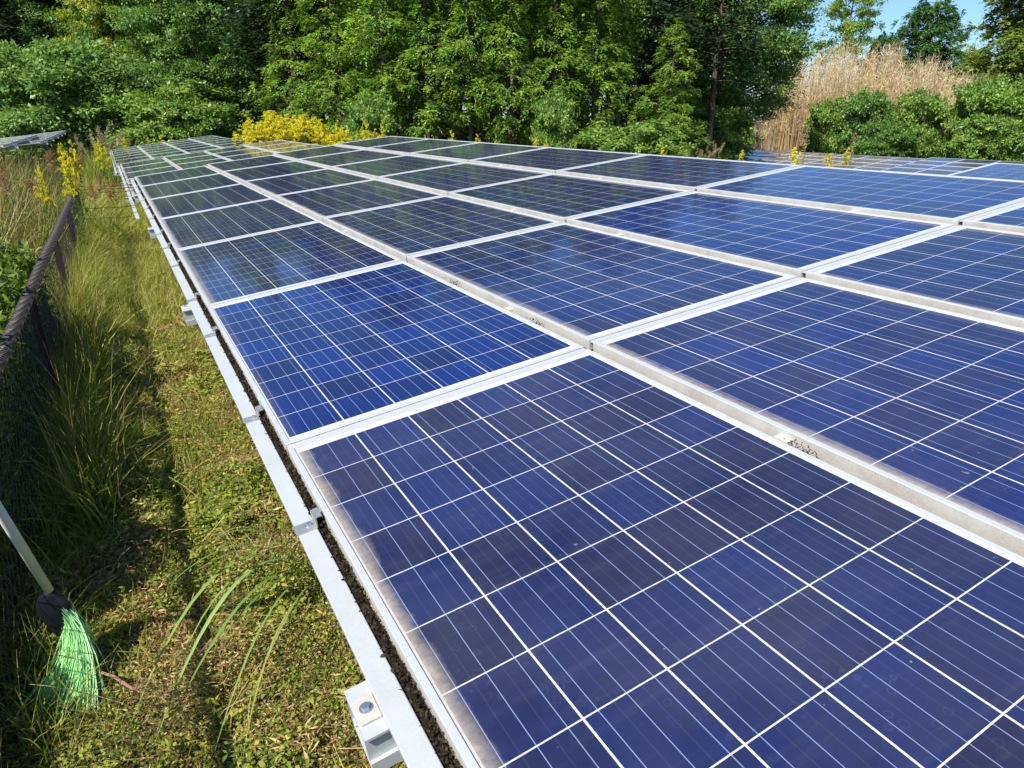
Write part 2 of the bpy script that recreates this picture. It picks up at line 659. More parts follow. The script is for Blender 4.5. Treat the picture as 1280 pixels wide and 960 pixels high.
# --- tones for the nearest table, read off the photograph
NEAR = {(0, 0): (.06, 1.0, 3, 'dull navy'), (1, 0): (.9, .15, 4, 'vivid blue clean'), (2, 0): (.10, .9, 4, 'dark slate'),
        (0, 1): (.55, 1.0, 3, 'deep blue'), (1, 1): (.35, .8, 3, 'mottled violet blue'), (2, 1): (.12, .8, 4, 'dark navy'),
        (0, 2): (.25, .7, 3, 'navy'), (1, 2): (.95, .4, 3, 'bright royal blue'), (2, 2): (.15, .6, 3, 'dark navy'),
        (0, 3): (.35, .6, 3, 'navy'), (1, 3): (.7, .4, 3, 'sky reflecting blue')}


def tone_near(i, j):
    if (i, j) in NEAR: return NEAR[(i, j)]
    return (.08, 1.2, 4, 'dark grey blue')


def tone_far(v0, desc):
    return lambda i, j: (v0, 1.5, 4, desc)


panels(0, -UP, 0, 7, 'nearest array', 'solar panels of the nearest array', tone_near)
near_beams = [UP + q for q in (-.915, 1.95, 4.92, 7.9, 9.7)]
near_clips = [UP + q for q in (-.367, .323, 1.317, 2.008, 2.985, 3.7, 4.4, 5.4, 6.2, 7.0, 7.9, 8.7, 9.6)]
rack('pale galvanised mounting rack under the nearest solar array', 0, -UP, 0, 7, near_beams, near_clips,
     [(.7, 1.0), (3.3, 1.0), (.7, 3.6), (3.3, 3.6), (.7, 6.6), (3.3, 6.6), (.7, 9.6), (3.3, 9.6), (.7, 11.4), (3.3, 11.4)])

panels(-.06, 10.38, -.30, 5, 'second stepped array', 'solar panels of the middle stepped array', tone_far(.03, 'grey blue'))
rack('mounting rack under the stepped array just behind the nearest one', -.06, 10.38, -.30, 5, [.5, 3.4, 6.3, 8.1], [.4 + k * .84 for k in range(10)],
     [(.7, .5), (3.3, .5), (.7, 4.2), (3.3, 4.2), (.7, 7.9), (3.3, 7.9)])
panels(-.14, 19.05, -.49, 8, 'last stepped array', 'solar panels of the farthest stepped array', tone_far(.02, 'grey'))
rack('mounting rack under the farthest stepped array before the trees', -.14, 19.05, -.49, 8, [.5, 4, 8, 12.8], [],
     [(.7, .5), (3.3, .5), (.7, 6.5), (3.3, 6.5), (.7, 12.9), (3.3, 12.9)], False)
# second row, to the right across an aisle
panels(5.05, 3.03 - 3 * UP, -.205, 3, 'array beyond the upper edge', 'solar panels of the array at right', tone_far(.6, 'blue'))
rack('mounting rack of the array just beyond the upper edge at right', 5.05, 3.03 - 3 * UP, -.205, 3, [.5, 4.4], [],
     [(.7, .5), (3.3, .5), (.7, 4.4), (3.3, 4.4)], False)
# far tables at the foot of the bushes, right
panels(32.9, 20.6, -1.78, 8, 'far array below bamboo', 'solar panels of the far array below the bamboo', tone_far(.1, 'pale slate'))
rack('mounting rack of the low far array below the bamboo', 32.9, 20.6, -1.78, 8, [.5, 6, 12.8], [], [(.7, .5), (3.3, .5), (.7, 12), (3.3, 12)], False)
panels(32.9, 8.7, -1.70, 7, 'far array before right bushes', 'solar panels of the far array before the bushes', tone_far(.1, 'pale slate'))
rack('mounting rack of the low far array before the bushes at right', 32.9, 8.7, -1.70, 7, [.5, 6, 11], [], [(.7, .5), (3.3, .5), (.7, 11), (3.3, 11)], False)
# left row beyond the fence
LX = -1.90 - 4 * VP * CT
panels(LX, 14.3, .335 - 4 * VP * ST, 5, 'array beyond the fence', 'solar panels of the array beyond the fence', tone_far(.03, 'silvery'))
rack('mounting rack of the array beyond the fence at left', LX, 14.3, .335 - 4 * VP * ST, 5, [1.2, 4.6, 7.8], [], [(.7, .5), (3.3, .5), (.7, 7.8), (3.3, 7.8)], False)
panels(LX, 23.1, .13 - 4 * VP * ST, 11, 'farther array beyond the fence', 'solar panels of the farther array beyond the fence', tone_far(.03, 'silvery'))
rack('mounting rack of the farther array beyond the fence at left', LX, 23.1, .13 - 4 * VP * ST, 11, [1.2, 4.6, 8, 11.2, 14.4], [], [(.7, .5), (3.3, .5), (.7, 14), (3.3, 14)], False)
# dark soil and moss caught in the gap between edge rail and panels
def debris(name, x0, x1, z0, n, L, label, spread=.010):
    b = MB()
    y = rng.uniform(-1.6, L, n)
    clumpy = .5 + .5 * np.sin(y * 7.1) * np.sin(y * 2.3 + 1)
    keep = rng.random(n) < (.35 + .65 * clumpy)
    y = y[keep]
    k = len(y)
    P = np.stack([rng.uniform(x0, x1, k), y, z0 + rng.uniform(-.006, spread, k)], 1)
    D = unit(rng.normal(0, 1, (k, 3)) + np.array([0, 0, .6]))
    N = unit(rng.normal(0, 1, (k, 3)))
    c = np.array([.030, .024, .017]) * rng.uniform(.4, 2.2, (k, 1))
    b.leaves(P, D, N, rng.uniform(.004, .013, k), rng.uniform(.003, .008, k), c)
    b.box((x0, -2.3, z0 - .006), (x1, L, z0 - .002), (.02, .016, .012))  # dark strip added under the crumbs to keep the gap dark
    o = b.build(name, LEAFD)
    o.rotation_euler = (0, -TILT, 0)
    return tag(o, label, 'debris', kind='stuff')


LEAFD = leaf_mat('crumbly_debris', .0, .95, .05)
debris('moss_debris', -.0212, -.0008, -.040, 26000, 9.9, 'dark crumbs of moss and soil in the gutter beside the edge rail', .016)
for (u_, v_) in ((1.05, 1), (.33, 1), (-.86, 1)):
    b = MB()
    k = 55
    P = np.stack([v_ * VP - .012 + rng.normal(0, .004, k), u_ + rng.normal(0, .028, k), rng.uniform(-.004, .012, k)], 1)
    b.leaves(P, unit(rng.normal(0, 1, (k, 3))), unit(rng.normal(0, 1, (k, 3))), rng.uniform(.003, .010, k), rng.uniform(.002, .006, k),
             np.array([.05, .04, .03]) * rng.uniform(.3, 1.5, (k, 1)))
    o = b.build('dirt_clump', LEAFD)
    o.rotation_euler = (0, -TILT, 0)
    tag(o, 'small dark clump of dirt in the channel between the two lowest panel rows', 'dirt', 'dirt clumps in the first channel')

o = MB().box((-.004, .37, -.020), (.013, .395, .0006)).build('tape_patch', STICK)
o.rotation_euler = (0, -TILT, 0)
tag(o, 'pale green tape patch on the frame of the vivid blue panel', 'tape')

# ------------------------------------------------------------------ fence
FX = -.80
fence = thing('mesh_fence', 'low dark brown chain-link fence with thick rolled top along the grassy aisle', 'fence', (FX - .0155, 0, -.78), (0, 0, -.0091))
FT = .715
b = MB()
yy = np.linspace(-1.2, 9.45, 60)
b.tube([(0, y, FT + .004 * math.sin(y * 2.1)) for y in yy], .018, 10)
b.build('top_rail', FENCEM, fence, True)
b = MB()
ys = np.arange(-1.2, 9.4, .006)
for ph, rr, wv in ((0, .031, 1), (math.pi, .031, 1), (math.pi / 2, .029, -1)):
    ang = wv * ys / .05 * 2 * math.pi + ph
    pts = np.stack([rr * np.cos(ang), ys, FT + .004 * np.sin(ys * 2.1) + rr * .8 * np.sin(ang)], 1)
    b.tube(pts, .0023, 4)
b.build('rolled_wire', FENCEM, fence)
b = MB()
for s_ in (1, -1):
    for y0 in np.arange(-2.0, 9.5, .085):
        ya, yb = y0, y0 + s_ * .66
        za, zb = .02, .69
        if min(ya, yb) < -1.2 or max(ya, yb) > 9.4:
            yb2 = min(max(yb, -1.2), 9.4)
            ya2 = min(max(ya, -1.2), 9.4)
            if abs(yb2 - ya2) < .02: continue
            za, zb = za + (zb - za) * (ya2 - ya) / (yb - ya), za + (zb - za) * (yb2 - ya) / (yb - ya)
            ya, yb = ya2, yb2
        n_ = 6
        b.tube([(s_ * .002 + .004 * math.sin(i * 2.5 + y0 * 9), ya + (yb - ya) * i / n_, za + (zb - za) * i / n_) for i in range(n_ + 1)], .0016, 3, cap=False)
b.build('wire_mesh', FENCEM, fence)
for y in (-.75, 2.75, 4.85, 6.95, 9.35):
    b = MB()
    b.box((-.022, y - .024, -.1), (.022, y - .019, FT - .02))
    b.box((-.022, y - .0188, -.1), (-.017, y + .024, FT - .02))
    b.build('post', POSTM, fence)
cf = thing('wire_fence', 'thin dark wire fence crossing the aisle from the fence end to the array', 'fence', (FX, 9.4, -.86))
b = MB()
for z in (.80, .72, .765, .52, .38):
    b.tube([(.02 + .75 * i / 8, .02 * math.sin(i), z + .006 * math.sin(i * 2)) for i in range(9)], .004, 4)
b.build('strand', FENCEM, cf)
b = MB()
for s_ in (1, -1):
    for x0 in np.arange(-.6, .75, .075):
        xa, xb = x0, x0 + s_ * .6
        pts = [(xa + (xb - xa) * i / 12, 0, .1 + .65 * i / 12) for i in range(13)]
        pts = [p for p in pts if .02 <= p[0] <= .77]
        if len(pts) > 1: b.tube(pts, .0018, 3, cap=False)
b.build('wire_mesh', FENCEM, cf)

# ------------------------------------------------------------------ broom
br = thing('broom', 'broom with pale handle, black flared head and bright green bristles on the shaded grass', 'broom', (0, 0, 0))
hA, hB = Vector((-.664, .372, -.480)), Vector((-.682, .177, -.098))
hd = (hB - hA).normalized()
b = MB()
b.tube([tuple(hA - hd * .05), tuple(hA + hd * .3), tuple(hA + hd * .9)], [.0125, .0125, .0125], 16)
b.build('handle', HANDLE, br, True)
b = MB()   # flared flattened socket
ax = unit(np.array([-.005, .025, -.184]))
side = unit(np.array([.874, -.486, 0.0]))
side = unit(side - ax * side.dot(ax))
thk = np.cross(ax, side)
p0 = np.array(hA) - ax * .006
prof = [(0, .0135, .0135), (.015, .020, .016), (.035, .040, .020), (.065, .052, .024), (.10, .049, .024), (.140, .036, .020), (.175, .020, .015), (.19, .009, .009)]
V, F = [], []
kk = 20
prof2 = [(0, .0001, .0001)] + prof + [(.192, .0001, .0001)]
for d, w, h in prof2:
    for q in range(kk):
        a_ = 2 * math.pi * q / kk
        V.append(p0 + ax * d + side * w * math.cos(a_) + thk * h * math.sin(a_))
for i in range(len(prof2) - 1):
    for q in range(kk):
        q2 = (q + 1) % kk
        F.append((i * kk + q, i * kk + q2, (i + 1) * kk + q2, (i + 1) * kk + q))
b.add(V, F)
b.build('head', BLACKP, br, True)
b = MB()
hb = np.array(hA)
tipc = np.array([-.735, .285, -.762])
for i in range(640):
    s0 = rng.uniform(0, 1)
    st_ = hb + ax * (.045 + .125 * s0) + side * (.034 - .020 * s0 ** 2 + .003 * rng.normal()) + thk * rng.normal(0, .008)
    mid = hb + ax * (.16 + .07 * s0) + side * (.105 - .080 * s0 + .008 * rng.normal()) + thk * rng.normal(0, .008)
    en = tipc + side * (.115 * (1 - s0) ** 1.5 + .008 * rng.normal()) + np.array([rng.normal(0, .006), -.03 * (1 - s0) + rng.normal(0, .012), rng.uniform(-.008, .015)])
    if rng.random() < .16: en = en + rng.normal(0, .04, 3) * [1, 1, .3] + side * .02
    if rng.random() < .10: mid = mid + rng.normal(0, .03, 3)
    pts = [(1 - q) ** 2 * st_ + 2 * q * (1 - q) * mid + q * q * en + rng.normal(0, .0016, 3) * (0 < q < 1) for q in np.linspace(0, 1, 8)]
    b.tube(pts, .0012, 3, cap=False)
b.build('bristles', BRIST, br)

# ------------------------------------------------------------------ ground cover and grasses
LEAF = leaf_mat('grass_blades', .35, .55, .25, 1.2)
GREENS = np.array([(.11, .17, .024), (.18, .235, .030), (.29, .31, .045), (.38, .36, .075), (.07, .12, .022)])
DRY = np.array([(.48, .37, .17), (.36, .24, .11), (.22, .10, .05), (.56, .46, .25)])


def ribbon(b, pts, w, col, up=(0, 0, 1)):
    P = np.array(pts)
    T = unit(np.gradient(P, axis=0))
    S = unit(np.cross(T, np.array(up) + 0 * T))
    n = len(P)
    tt = np.linspace(0, 1, n)
    ww = (w * np.minimum(1, (1 - tt) * 3.0 + .04) * .5)[:, None]
    nn = np.cross(S, T)
    V = np.stack([P - S * ww, P - nn * ww * .35, P + S * ww], 1).reshape(-1, 3)
    F = []
    for i in range(n - 1):
        a = i * 3
        F += [(a, a + 1, a + 4, a + 3), (a + 1, a + 2, a + 5, a + 4)]
    b.add(V, F, col)


def bez(p0, p1, p2, n=14):
    p0, p1, p2 = map(np.array, (p0, p1, p2))
    return [(1 - q) ** 2 * p0 + 2 * q * (1 - q) * p1 + q * q * p2 for q in np.linspace(0, 1, n)]


def pick(n, pal, p=None, jit=.25):
    c = pal[rng.choice(len(pal), n, p=p)]
    return c * rng.uniform(1 - jit, 1 + jit, (n, 1))


def patch(x, y, f=1.0, s=0.0):
    """irregular field in 0..1: many sine waves in scattered directions"""
    q = np.random.default_rng(int(s * 10) + 5)
    v = 0.0
    for o in range(14):
        a = q.uniform(0, 2 * np.pi)
        k = f * 1.6 * q.uniform(.5, 3.2)
        v = v + np.sin(k * (x * np.cos(a) + y * np.sin(a)) + q.uniform(0, 6.28) + 1.2 * np.sin(k * .6 * (x * np.sin(a) - y * np.cos(a))))
    return np.clip(.5 + v * .10, 0, 1)


# low leafy cover (clover-like leaves and dead litter) in the aisle
b = MB()
for (y0, y1, n, sz) in ((-1.2, .8, 120000, .0075), (.8, 2.6, 85000, .0095), (2.6, 6, 70000, .015), (6, 14, 50000, .03)):
    x = rng.uniform(-1.15, .55, n)
    y = rng.uniform(y0, y1, n)
    pt = patch(x, y, 3.1)
    hgt = .006 + (.02 + .085 * np.clip(pt * 1.3 - .35 + .25 * patch(x, y, 9.0, .7), 0, 1) ** 1.4) * rng.random(n) ** .7 * (1 + .6 * (sz > .02))
    P = np.stack([x, y, gz(x, y) + hgt], 1)
    D = unit(np.concatenate([rng.normal(0, 1, (n, 2)), rng.normal(0.1, .35, (n, 1))], 1))
    N = unit(np.concatenate([rng.normal(0, .55, (n, 2)), np.ones((n, 1))], 1))
    col = pick(n, GREENS, [.25, .3, .25, .1, .1])
    dry = rng.random(n) < np.clip(.15 + 1.0 * (patch(x, y, 2.7, 2.0) - .42), .08, .8)
    col[dry] = pick(int(dry.sum()), DRY, [.3, .3, .3, .1])
    L = sz * rng.uniform(.5, 1.7, n) * np.where(patch(x, y, 6.0, 4.0) > .62, 1.7, 1.0)
    b.leaves(P, D, N, L * np.where(dry, 1.8, 1), L * np.where(dry, .35, .75), col)
tag(b.build('ground_cover', LEAF), 'low clover-like weeds and dry litter covering the aisle', kind='stuff', cat='ground cover')

# taller grass fringe growing at the foot of the fence
b = MB()
for (y0, y1, n, h, w) in ((-1.2, 1.4, 700, .20, .0035), (1.4, 4.5, 3800, .30, .0042), (4.5, 9.6, 6500, .42, .006)):
    y = rng.uniform(y0, y1, n)
    x = -.77 + np.abs(rng.normal(0, .085, n)) * (1 + .9 * patch(y, y * 0, 1.5, 6.0))
    keep = rng.random(n) < .25 + 1.1 * patch(x * .3, y, 1.6, 7.0)
    x, y = x[keep], y[keep]
    k = len(x)
    H = h * rng.uniform(.3, 1.3, k) * np.clip(1.15 - (x + .77) * 2.2, .35, 1.1)
    P = np.stack([x, y, gz(x, y)], 1)
    col = pick(k, np.vstack([GREENS, DRY[[0, 3]]]), [.18, .24, .26, .14, .08, .05, .05])
    b.blades(P, H, rng.normal(0, .38, (k, 2)) * H[:, None] + [.05, 0], w * rng.uniform(.6, 1.5, k), col, 4)
for q in range(26):          # broad-leaved tufts and thin seed stalks in front of the mesh
    cx, cy = rng.uniform(-.76, -.56), rng.uniform(.8, 6.5)
    n = int(rng.integers(14, 34))
    H = rng.uniform(.22, .58, n)
    x, y = cx + rng.normal(0, .035, n), cy + rng.normal(0, .05, n)
    b.blades(np.stack([x, y, gz(x, y)], 1), H, rng.normal(0, .42, (n, 2)) * H[:, None], rng.uniform(.005, .010, n), pick(n, GREENS[:4]), 5)
    n = 4
    H = rng.uniform(.5, .78, n)
    x, y = cx + rng.normal(0, .05, n), cy + rng.normal(0, .08, n)
    b.blades(np.stack([x, y, gz(x, y)], 1), H, rng.normal(0, .2, (n, 2)) * H[:, None], rng.uniform(.002, .004, n), pick(n, DRY), 5)
tag(b.build('fence_grass', LEAF), 'bright taller grass fringe along the foot of the fence', kind='stuff', cat='grass')
# tangled dry stems lying over the weeds
b = MB()
for i in range(1500):
    y = rng.uniform(-1.1, 4.5) if i < 1100 else rng.uniform(4.5, 9)
    x = rng.uniform(-.95, .35)
    a = rng.uniform(0, 6.28)
    L = rng.uniform(.05, .22)
    p0 = np.array([x, y, float(gz(x, y)) + rng.uniform(.01, .06)])
    p2 = p0 + [math.cos(a) * L, math.sin(a) * L, rng.uniform(-.02, .12)]
    b.tube(bez(p0, (p0 + p2) / 2 + rng.normal(0, .02, 3) + [0, 0, .02], p2, 5), rng.uniform(.0006, .0014), 3, DRY[rng.integers(0, 4)] * rng.uniform(.6, 1.2), cap=False)
tag(b.build('dry_stems', LEAF), 'tangle of thin dry stems lying over the weeds of the aisle', kind='stuff', cat='litter')
# low leafy sprigs
b = MB()
for i in range(1100):
    y = rng.uniform(-1.1, 5.5)
    x = rng.uniform(-.95, .35)
    if patch(x, y, 2.1, 5.0) < .45: continue
    k = int(rng.integers(14, 34))
    h = rng.uniform(.03, .14)
    z = rng.uniform(.1, 1, k) * h
    a = rng.uniform(0, 6.28, k)
    P = np.stack([x + rng.normal(0, .012, k), y + rng.normal(0, .012, k), float(gz(x, y)) + z], 1)
    b.leaves(P, unit(np.stack([np.cos(a), np.sin(a), rng.uniform(-.2, .6, k)], 1)), unit(rng.normal(0, .4, (k, 3)) + [0, 0, 1]), rng.uniform(.012, .032, k), rng.uniform(.005, .013, k),
             GREENS[rng.integers(0, 4)] * rng.uniform(.75, 1.25, (k, 1)))
tag(b.build('leafy_sprigs', LEAF), 'small leafy sprigs scattered through the aisle weeds', kind='stuff', cat='weeds')

# fine grass in the aisle
b = MB()
for (y0, y1, n, h, w) in ((-1.2, 1.2, 8500, .085, .0022), (1.2, 3, 9000, .10, .003), (3, 4.5, 7500, .13, .0036), (4.5, 10, 30000, .20, .005), (10, 22, 24000, .26, .010), (22, 44, 9000, .4, .02)):
    x = rng.uniform(-1.0, .5, n)
    y = rng.uniform(y0, y1, n)
    keep = rng.random(n) < (.3 + .9 * patch(x, y, .9, 1.0))
    x, y = x[keep], y[keep]
    k = len(x)
    edge = np.exp(-np.abs(x + .78) / .16)            # taller along the fence foot
    H = h * rng.uniform(.4, 1.5, k) * (1 + 1.6 * edge)
    P = np.stack([x, y, gz(x, y)], 1)
    lean = rng.normal(0, .45, (k, 2)) * H[:, None]
    col = pick(k, np.vstack([GREENS, DRY[[0, 3]]]), [.10, .20, .30, .22, .05, .06, .07])
    b.blades(P, H, lean, w * rng.uniform(.6, 1.4, k), col)
tag(b.build('aisle_grass', LEAF), 'yellow green grass growing in the aisle between fence and array', kind='stuff', cat='grass')

# tall weeds behind the fence
b = MB()
for (x0, x1, y0, y1, n, h, w) in ((-2.6, -.88, .5, 7, 16000, .80, .006), (-2.9, -.90, 6, 16, 24000, 1.12, .009), (-2.6, -.85, 16, 44, 14000, .95, .018)):
    x = rng.uniform(x0, x1, n)
    y = rng.uniform(y0, y1, n)
    keep = rng.random(n) < (.35 + .8 * patch(x, y, 1.2, 3.0))
    x, y = x[keep], y[keep]
    k = len(x)
    H = h * rng.uniform(.35, 1.25, k) * np.clip(.50 + .75 * (-.85 - x), .45, 1.1)
    P = np.stack([x, y, gz(x, y)], 1)
    lean = rng.normal(0, .28, (k, 2)) * H[:, None]
    col = pick(k, np.vstack([GREENS * .55, DRY]), [.22, .16, .08, .04, .18, .12, .09, .05, .06])
    b.blades(P, H, lean, w * rng.uniform(.5, 1.4, k), col, 4)
    # side leaves
    kk = k // 2
    idx = rng.integers(0, k, kk)
    Pl = P[idx] + np.concatenate([lean[idx] * .3, (H[idx] * rng.uniform(.3, .9, kk))[:, None]], 1)
    b.leaves(Pl, unit(np.concatenate([rng.normal(0, 1, (kk, 2)), rng.normal(0, .5, (kk, 1))], 1)), unit(rng.normal(0, 1, (kk, 3)) + [0, 0, 1]),
             rng.uniform(.04, .12, kk), rng.uniform(.008, .02, kk) * (1 + (y0 > 10)), pick(kk, GREENS))
tag(b.build('tall_weeds', LEAF), 'tall rough weeds and grasses behind the fence under the left arrays', kind='stuff', cat='weeds')

# dense weeds added behind the near fence to cast the aisle shade
b = MB()
n = 110000
x = rng.uniform(-1.25, -.85, n)
y = rng.uniform(-2.2, 4.3, n)
H = (.70 + .05 * np.sin(y * 5.3) + .08 * np.sin(y * 13.1 + x * 9)) * rng.uniform(0.05, 1.05, n) * np.clip((4.45 - y) * 2, .3, 1) * np.where((y > -.40) & (y < .45), .38, 1)  # kept low beside the broom so sun reaches the bristles
P = np.stack([x, y, gz(x, y) + H], 1)
b.leaves(P, unit(rng.normal(0, 1, (n, 3)) + [0, 0, .3]), unit(rng.normal(0, .7, (n, 3)) + [0, 0, 1]), rng.uniform(.03, .07, n), rng.uniform(.012, .028, n), pick(n, GREENS[[0, 1, 4]]))
tag(b.build('shade_weeds', LEAF), 'dense leafy weeds added behind the near fence to shade the aisle', kind='stuff', cat='weeds')

# stiff blade clumps close to the fence foot inside the aisle
b = MB()
for (cx, cy, n) in ((-.62, 1.35, 26), (-.55, 1.9, 22), (-.66, .95, 20), (-.5, 2.5, 20), (-.70, 2.0, 26), (-.60, 3.1, 22)):
    x = cx + rng.normal(0, .05, n)
    y = cy + rng.normal(0, .08, n)
    H = rng.uniform(.15, .42, n)
    b.blades(np.stack([x, y, gz(x, y)], 1), H, rng.normal(0, .5, (n, 2)) * H[:, None], rng.uniform(.004, .008, n), pick(n, GREENS[[0, 1, 4]]), 5)
tag(b.build('blade_clumps', LEAF), 'loose clumps of taller green grass in the shade beside the fence', kind='stuff', cat='grass')


gp = thing('broad_grass', 'long arching green grass blades reaching out from under the edge rail', 'grass plant', (.12, .42, -.76))
off = np.array([.12, .42, -.76])
for i, (p1, p2, w, c) in enumerate((
        ((-.16, .42, -.30), (-.51, -.06, -.70), .011, (.22, .33, .08)), ((-.12, .30, -.30), (-.45, -.14, -.70), .013, (.26, .38, .13)),
        ((-.08, .22, -.36), (-.42, -.10, -.71), .010, (.15, .25, .06)), ((-.02, .35, -.40), (-.30, .28, -.50), .008, (.10, .19, .04)),
        ((-.05, .15, -.42), (-.30, .05, -.66), .007, (.10, .19, .04)), ((-.05, .55, -.40), (-.30, .62, -.66), .007, (.12, .2, .04)),
        ((-.14, .36, -.38), (-.40, .10, -.74), .006, (.20, .30, .08)), ((-.10, .10, -.44), (-.34, -.28, -.73), .006, (.24, .34, .10)),
        ((-.12, .0, -.50), (-.26, -.30, -.72), .005, (.34, .36, .12)), ((-.10, .48, -.36), (-.46, .30, -.62), .006, (.14, .24, .05)),
        ((-.02, .05, -.48), (-.20, -.20, -.60), .005, (.30, .34, .10)))):
    b = MB()
    ribbon(b, [np.array(p) - off for p in bez(off + [rng.uniform(-.02, .02), rng.uniform(-.05, .05), 0], p1, p2)], w, c)
    b.build('blade', LEAF, gp)

tw = thing('dry_stem', 'reddish broken weed stem lying on the grass beside the broom', 'stem', (-.53, .17, -.74))
b = MB()
b.tube([(-.045, .07, .02), (-.01, .02, .03), (.04, -.05, .015)], [.004, .0045, .0035], 6)
b.build('stalk', plain('red_stem', (.32, .16, .12), .7), tw)
b = MB()
for i in range(26):
    a_ = np.array([.04, -.05, .015])
    b.tube([a_, a_ + unit(rng.normal(0, 1, 3) + [.6, -.2, .5]) * rng.uniform(.02, .06)], .0008, 3, cap=False)
b.build('root_tuft', plain('dry_root', (.30, .20, .10), .8), tw)

tw = thing('dead_twig', 'thin brown forked twig standing in the shade beyond the broom', 'twig', (-.40, .42, -.77))
b = MB()
b.tube([(0, 0, 0), (-.03, .02, .07), (-.05, .06, .17)], [.0022, .0018, .001], 5)
b.tube([(-.03, .02, .07), (-.085, .0, .10)], [.0016, .0008], 5)
b.tube([(-.04, .04, .12), (-.02, .09, .17)], [.0014, .0007], 5)
b.build('twig_stem', plain('twig', (.22, .12, .06), .8), tw)

# foxtail grass heads at left
SEED = leaf_mat('seed_head', .3, .7, .1)


def foxtail(loc, h, lean, label):
    t = thing('foxtail_grass', label, 'grass plant', loc, (0, 0, 0), 'foxtail grasses behind the fence')
    b = MB()
    top = np.array([lean[0], lean[1], h])
    pts = bez((0, 0, 0), (0, 0, h * .75), tuple(top))
    b.tube(pts, np.linspace(.0018, .0010, len(pts)), 4, (.25, .27, .08))
    for q in (4, 6, 8):
        d = rng.normal(0, 1, 2)
        d /= np.linalg.norm(d)
        ribbon(b, bez(pts[q], pts[q] + np.array([d[0] * .06, d[1] * .06, .08]), pts[q] + np.array([d[0] * .17, d[1] * .17, .03]), 8), .008, (.12, .17, .04))
    b.build('stalk', LEAF, t)
    b = MB()
    T = unit(pts[-1] - pts[-3])
    hp = [top + T * .075 * q + np.array([lean[0], lean[1], 0]) * .35 * q * q - np.array([0, 0, .03]) * q * q for q in np.linspace(0, 1, 8)]
    b.tube(hp, [.004, .0075, .009, .0095, .009, .008, .006, .002], 8, (.42, .38, .20))
    k = 260
    q = rng.uniform(0, 7, k)
    i0 = np.minimum(q.astype(int), 6)
    hp = np.array(hp)
    P = hp[i0] * (1 - (q - i0))[:, None] + hp[i0 + 1] * (q - i0)[:, None]
    D = unit(rng.normal(0, 1, (k, 3)) + T * .8)
    b.leaves(P + D * .005, D, unit(rng.normal(0, 1, (k, 3))), rng.uniform(.008, .014, k), np.full(k, .0012), pick(k, np.array([(.55, .48, .28)])))
    b.build('seed_head', SEED, t)
    return t


for i, (x, y, z, h, l, lab) in enumerate((
        (-1.06, 2.75, -.78, .80, (.09, .04), 'foxtail grass with a large drooping pale head beyond the fence rail, highest of its group'),
        (-1.02, 2.42, -.78, .58, (.03, .02), 'foxtail grass with an upright tan head just above the fence rail near the left edge'),
        (-1.08, 2.55, -.78, .52, (.04, -.02), 'foxtail grass with a short leaning head, leftmost beside the fence rail'),
        (-1.02, 2.2, -.78, .50, (.05, .02), 'foxtail grass with a bent head low beside the fence rail'),
        (-1.04, 4.3, -.79, .62, (.05, .05), 'foxtail grass with a slim golden head, farther along the fence'),
        (-1.00, 4.6, -.79, .66, (.02, .03), 'foxtail grass with an upright golden head, middle of the pair farther along the fence'),
        (-.98, 4.9, -.79, .60, (.06, .0), 'foxtail grass with a curved golden head, nearest the rail farther along the fence'))):
    foxtail((x, y, z), h, l, lab)

# ------------------------------------------------------------------ goldenrod
def goldenrod_parts(t, h, seed, dense=1.0):
    r = np.random.default_rng(seed)
    b = MB()
    pts = bez((0, 0, 0), (r.normal(0, .03), r.normal(0, .03), h * .6), (r.normal(0, .06), r.normal(0, .06), h))
    b.tube(pts, np.linspace(.006, .003, len(pts)), 5, (.14, .16, .05))
    b.build('stem', LEAF, t)
    P0 = np.array(pts)
    k = int(150 * h)
    q = r.uniform(.1, .82, k)
    i0 = (q * 13).astype(int)
    P = P0[i0] + (P0[np.minimum(i0 + 1, 13)] - P0[i0]) * (q * 13 - i0)[:, None]
    a = r.uniform(0, 2 * np.pi, k)
    D = unit(np.stack([np.cos(a), np.sin(a), r.uniform(-.3, .5, k)], 1))
    b = MB()
    b.leaves(P, D, unit(r.normal(0, .5, (k, 3)) + [0, 0, 1]), r.uniform(.09, .16, k), r.uniform(.018, .03, k),
             np.array([(.10, .17, .03)]) * r.uniform(.6, 1.5, (k, 1)))
    b.build('leaves', LEAF, t)
    b = MB()
    top = P0[-1]
    ns = 26
    for q in np.sort(r.uniform(0, 1, ns)):
        a = r.uniform(0, 2 * np.pi)
        ln = h * (.045 + .17 * (1 - q) ** .9 * r.uniform(.6, 1.2))
        z = h * (.66 + .34 * q)
        k = int(60 * dense * (.4 + (1 - q)))
        s_ = r.uniform(0, 1, k)
        rr = ln * s_
        P = np.stack([top[0] * (.6 + .4 * q) + math.cos(a) * rr, top[1] * (.6 + .4 * q) + math.sin(a) * rr, z + ln * (.75 * s_ - .55 * s_ ** 2.2)], 1)
        P += r.normal(0, .010, (k, 3)) + np.array([0, 0, .012])
        c = np.array([(.95, .82, .045)]) * r.uniform(.6, 1.15, (k, 1))
        gr = r.random(k) < .24
        c[gr] = np.array([.30, .36, .05])
        b.leaves(P, unit(r.normal(0, 1, (k, 3)) + [0, 0, .6]), unit(r.normal(0, 1, (k, 3))), r.uniform(.018, .042, k), r.uniform(.012, .028, k), c)
    b.build('flower_head', GOLD, t)


GOLD = leaf_mat('goldenrod_flower', .3, .7, .1)
gtypes = []
for s_ in range(4):
    t = thing('goldenrod', 'x', 'goldenrod', (0, 0, 0))
    goldenrod_parts(t, 1.9, 40 + s_, 1.5)
    gtypes.append(t)
used = set()


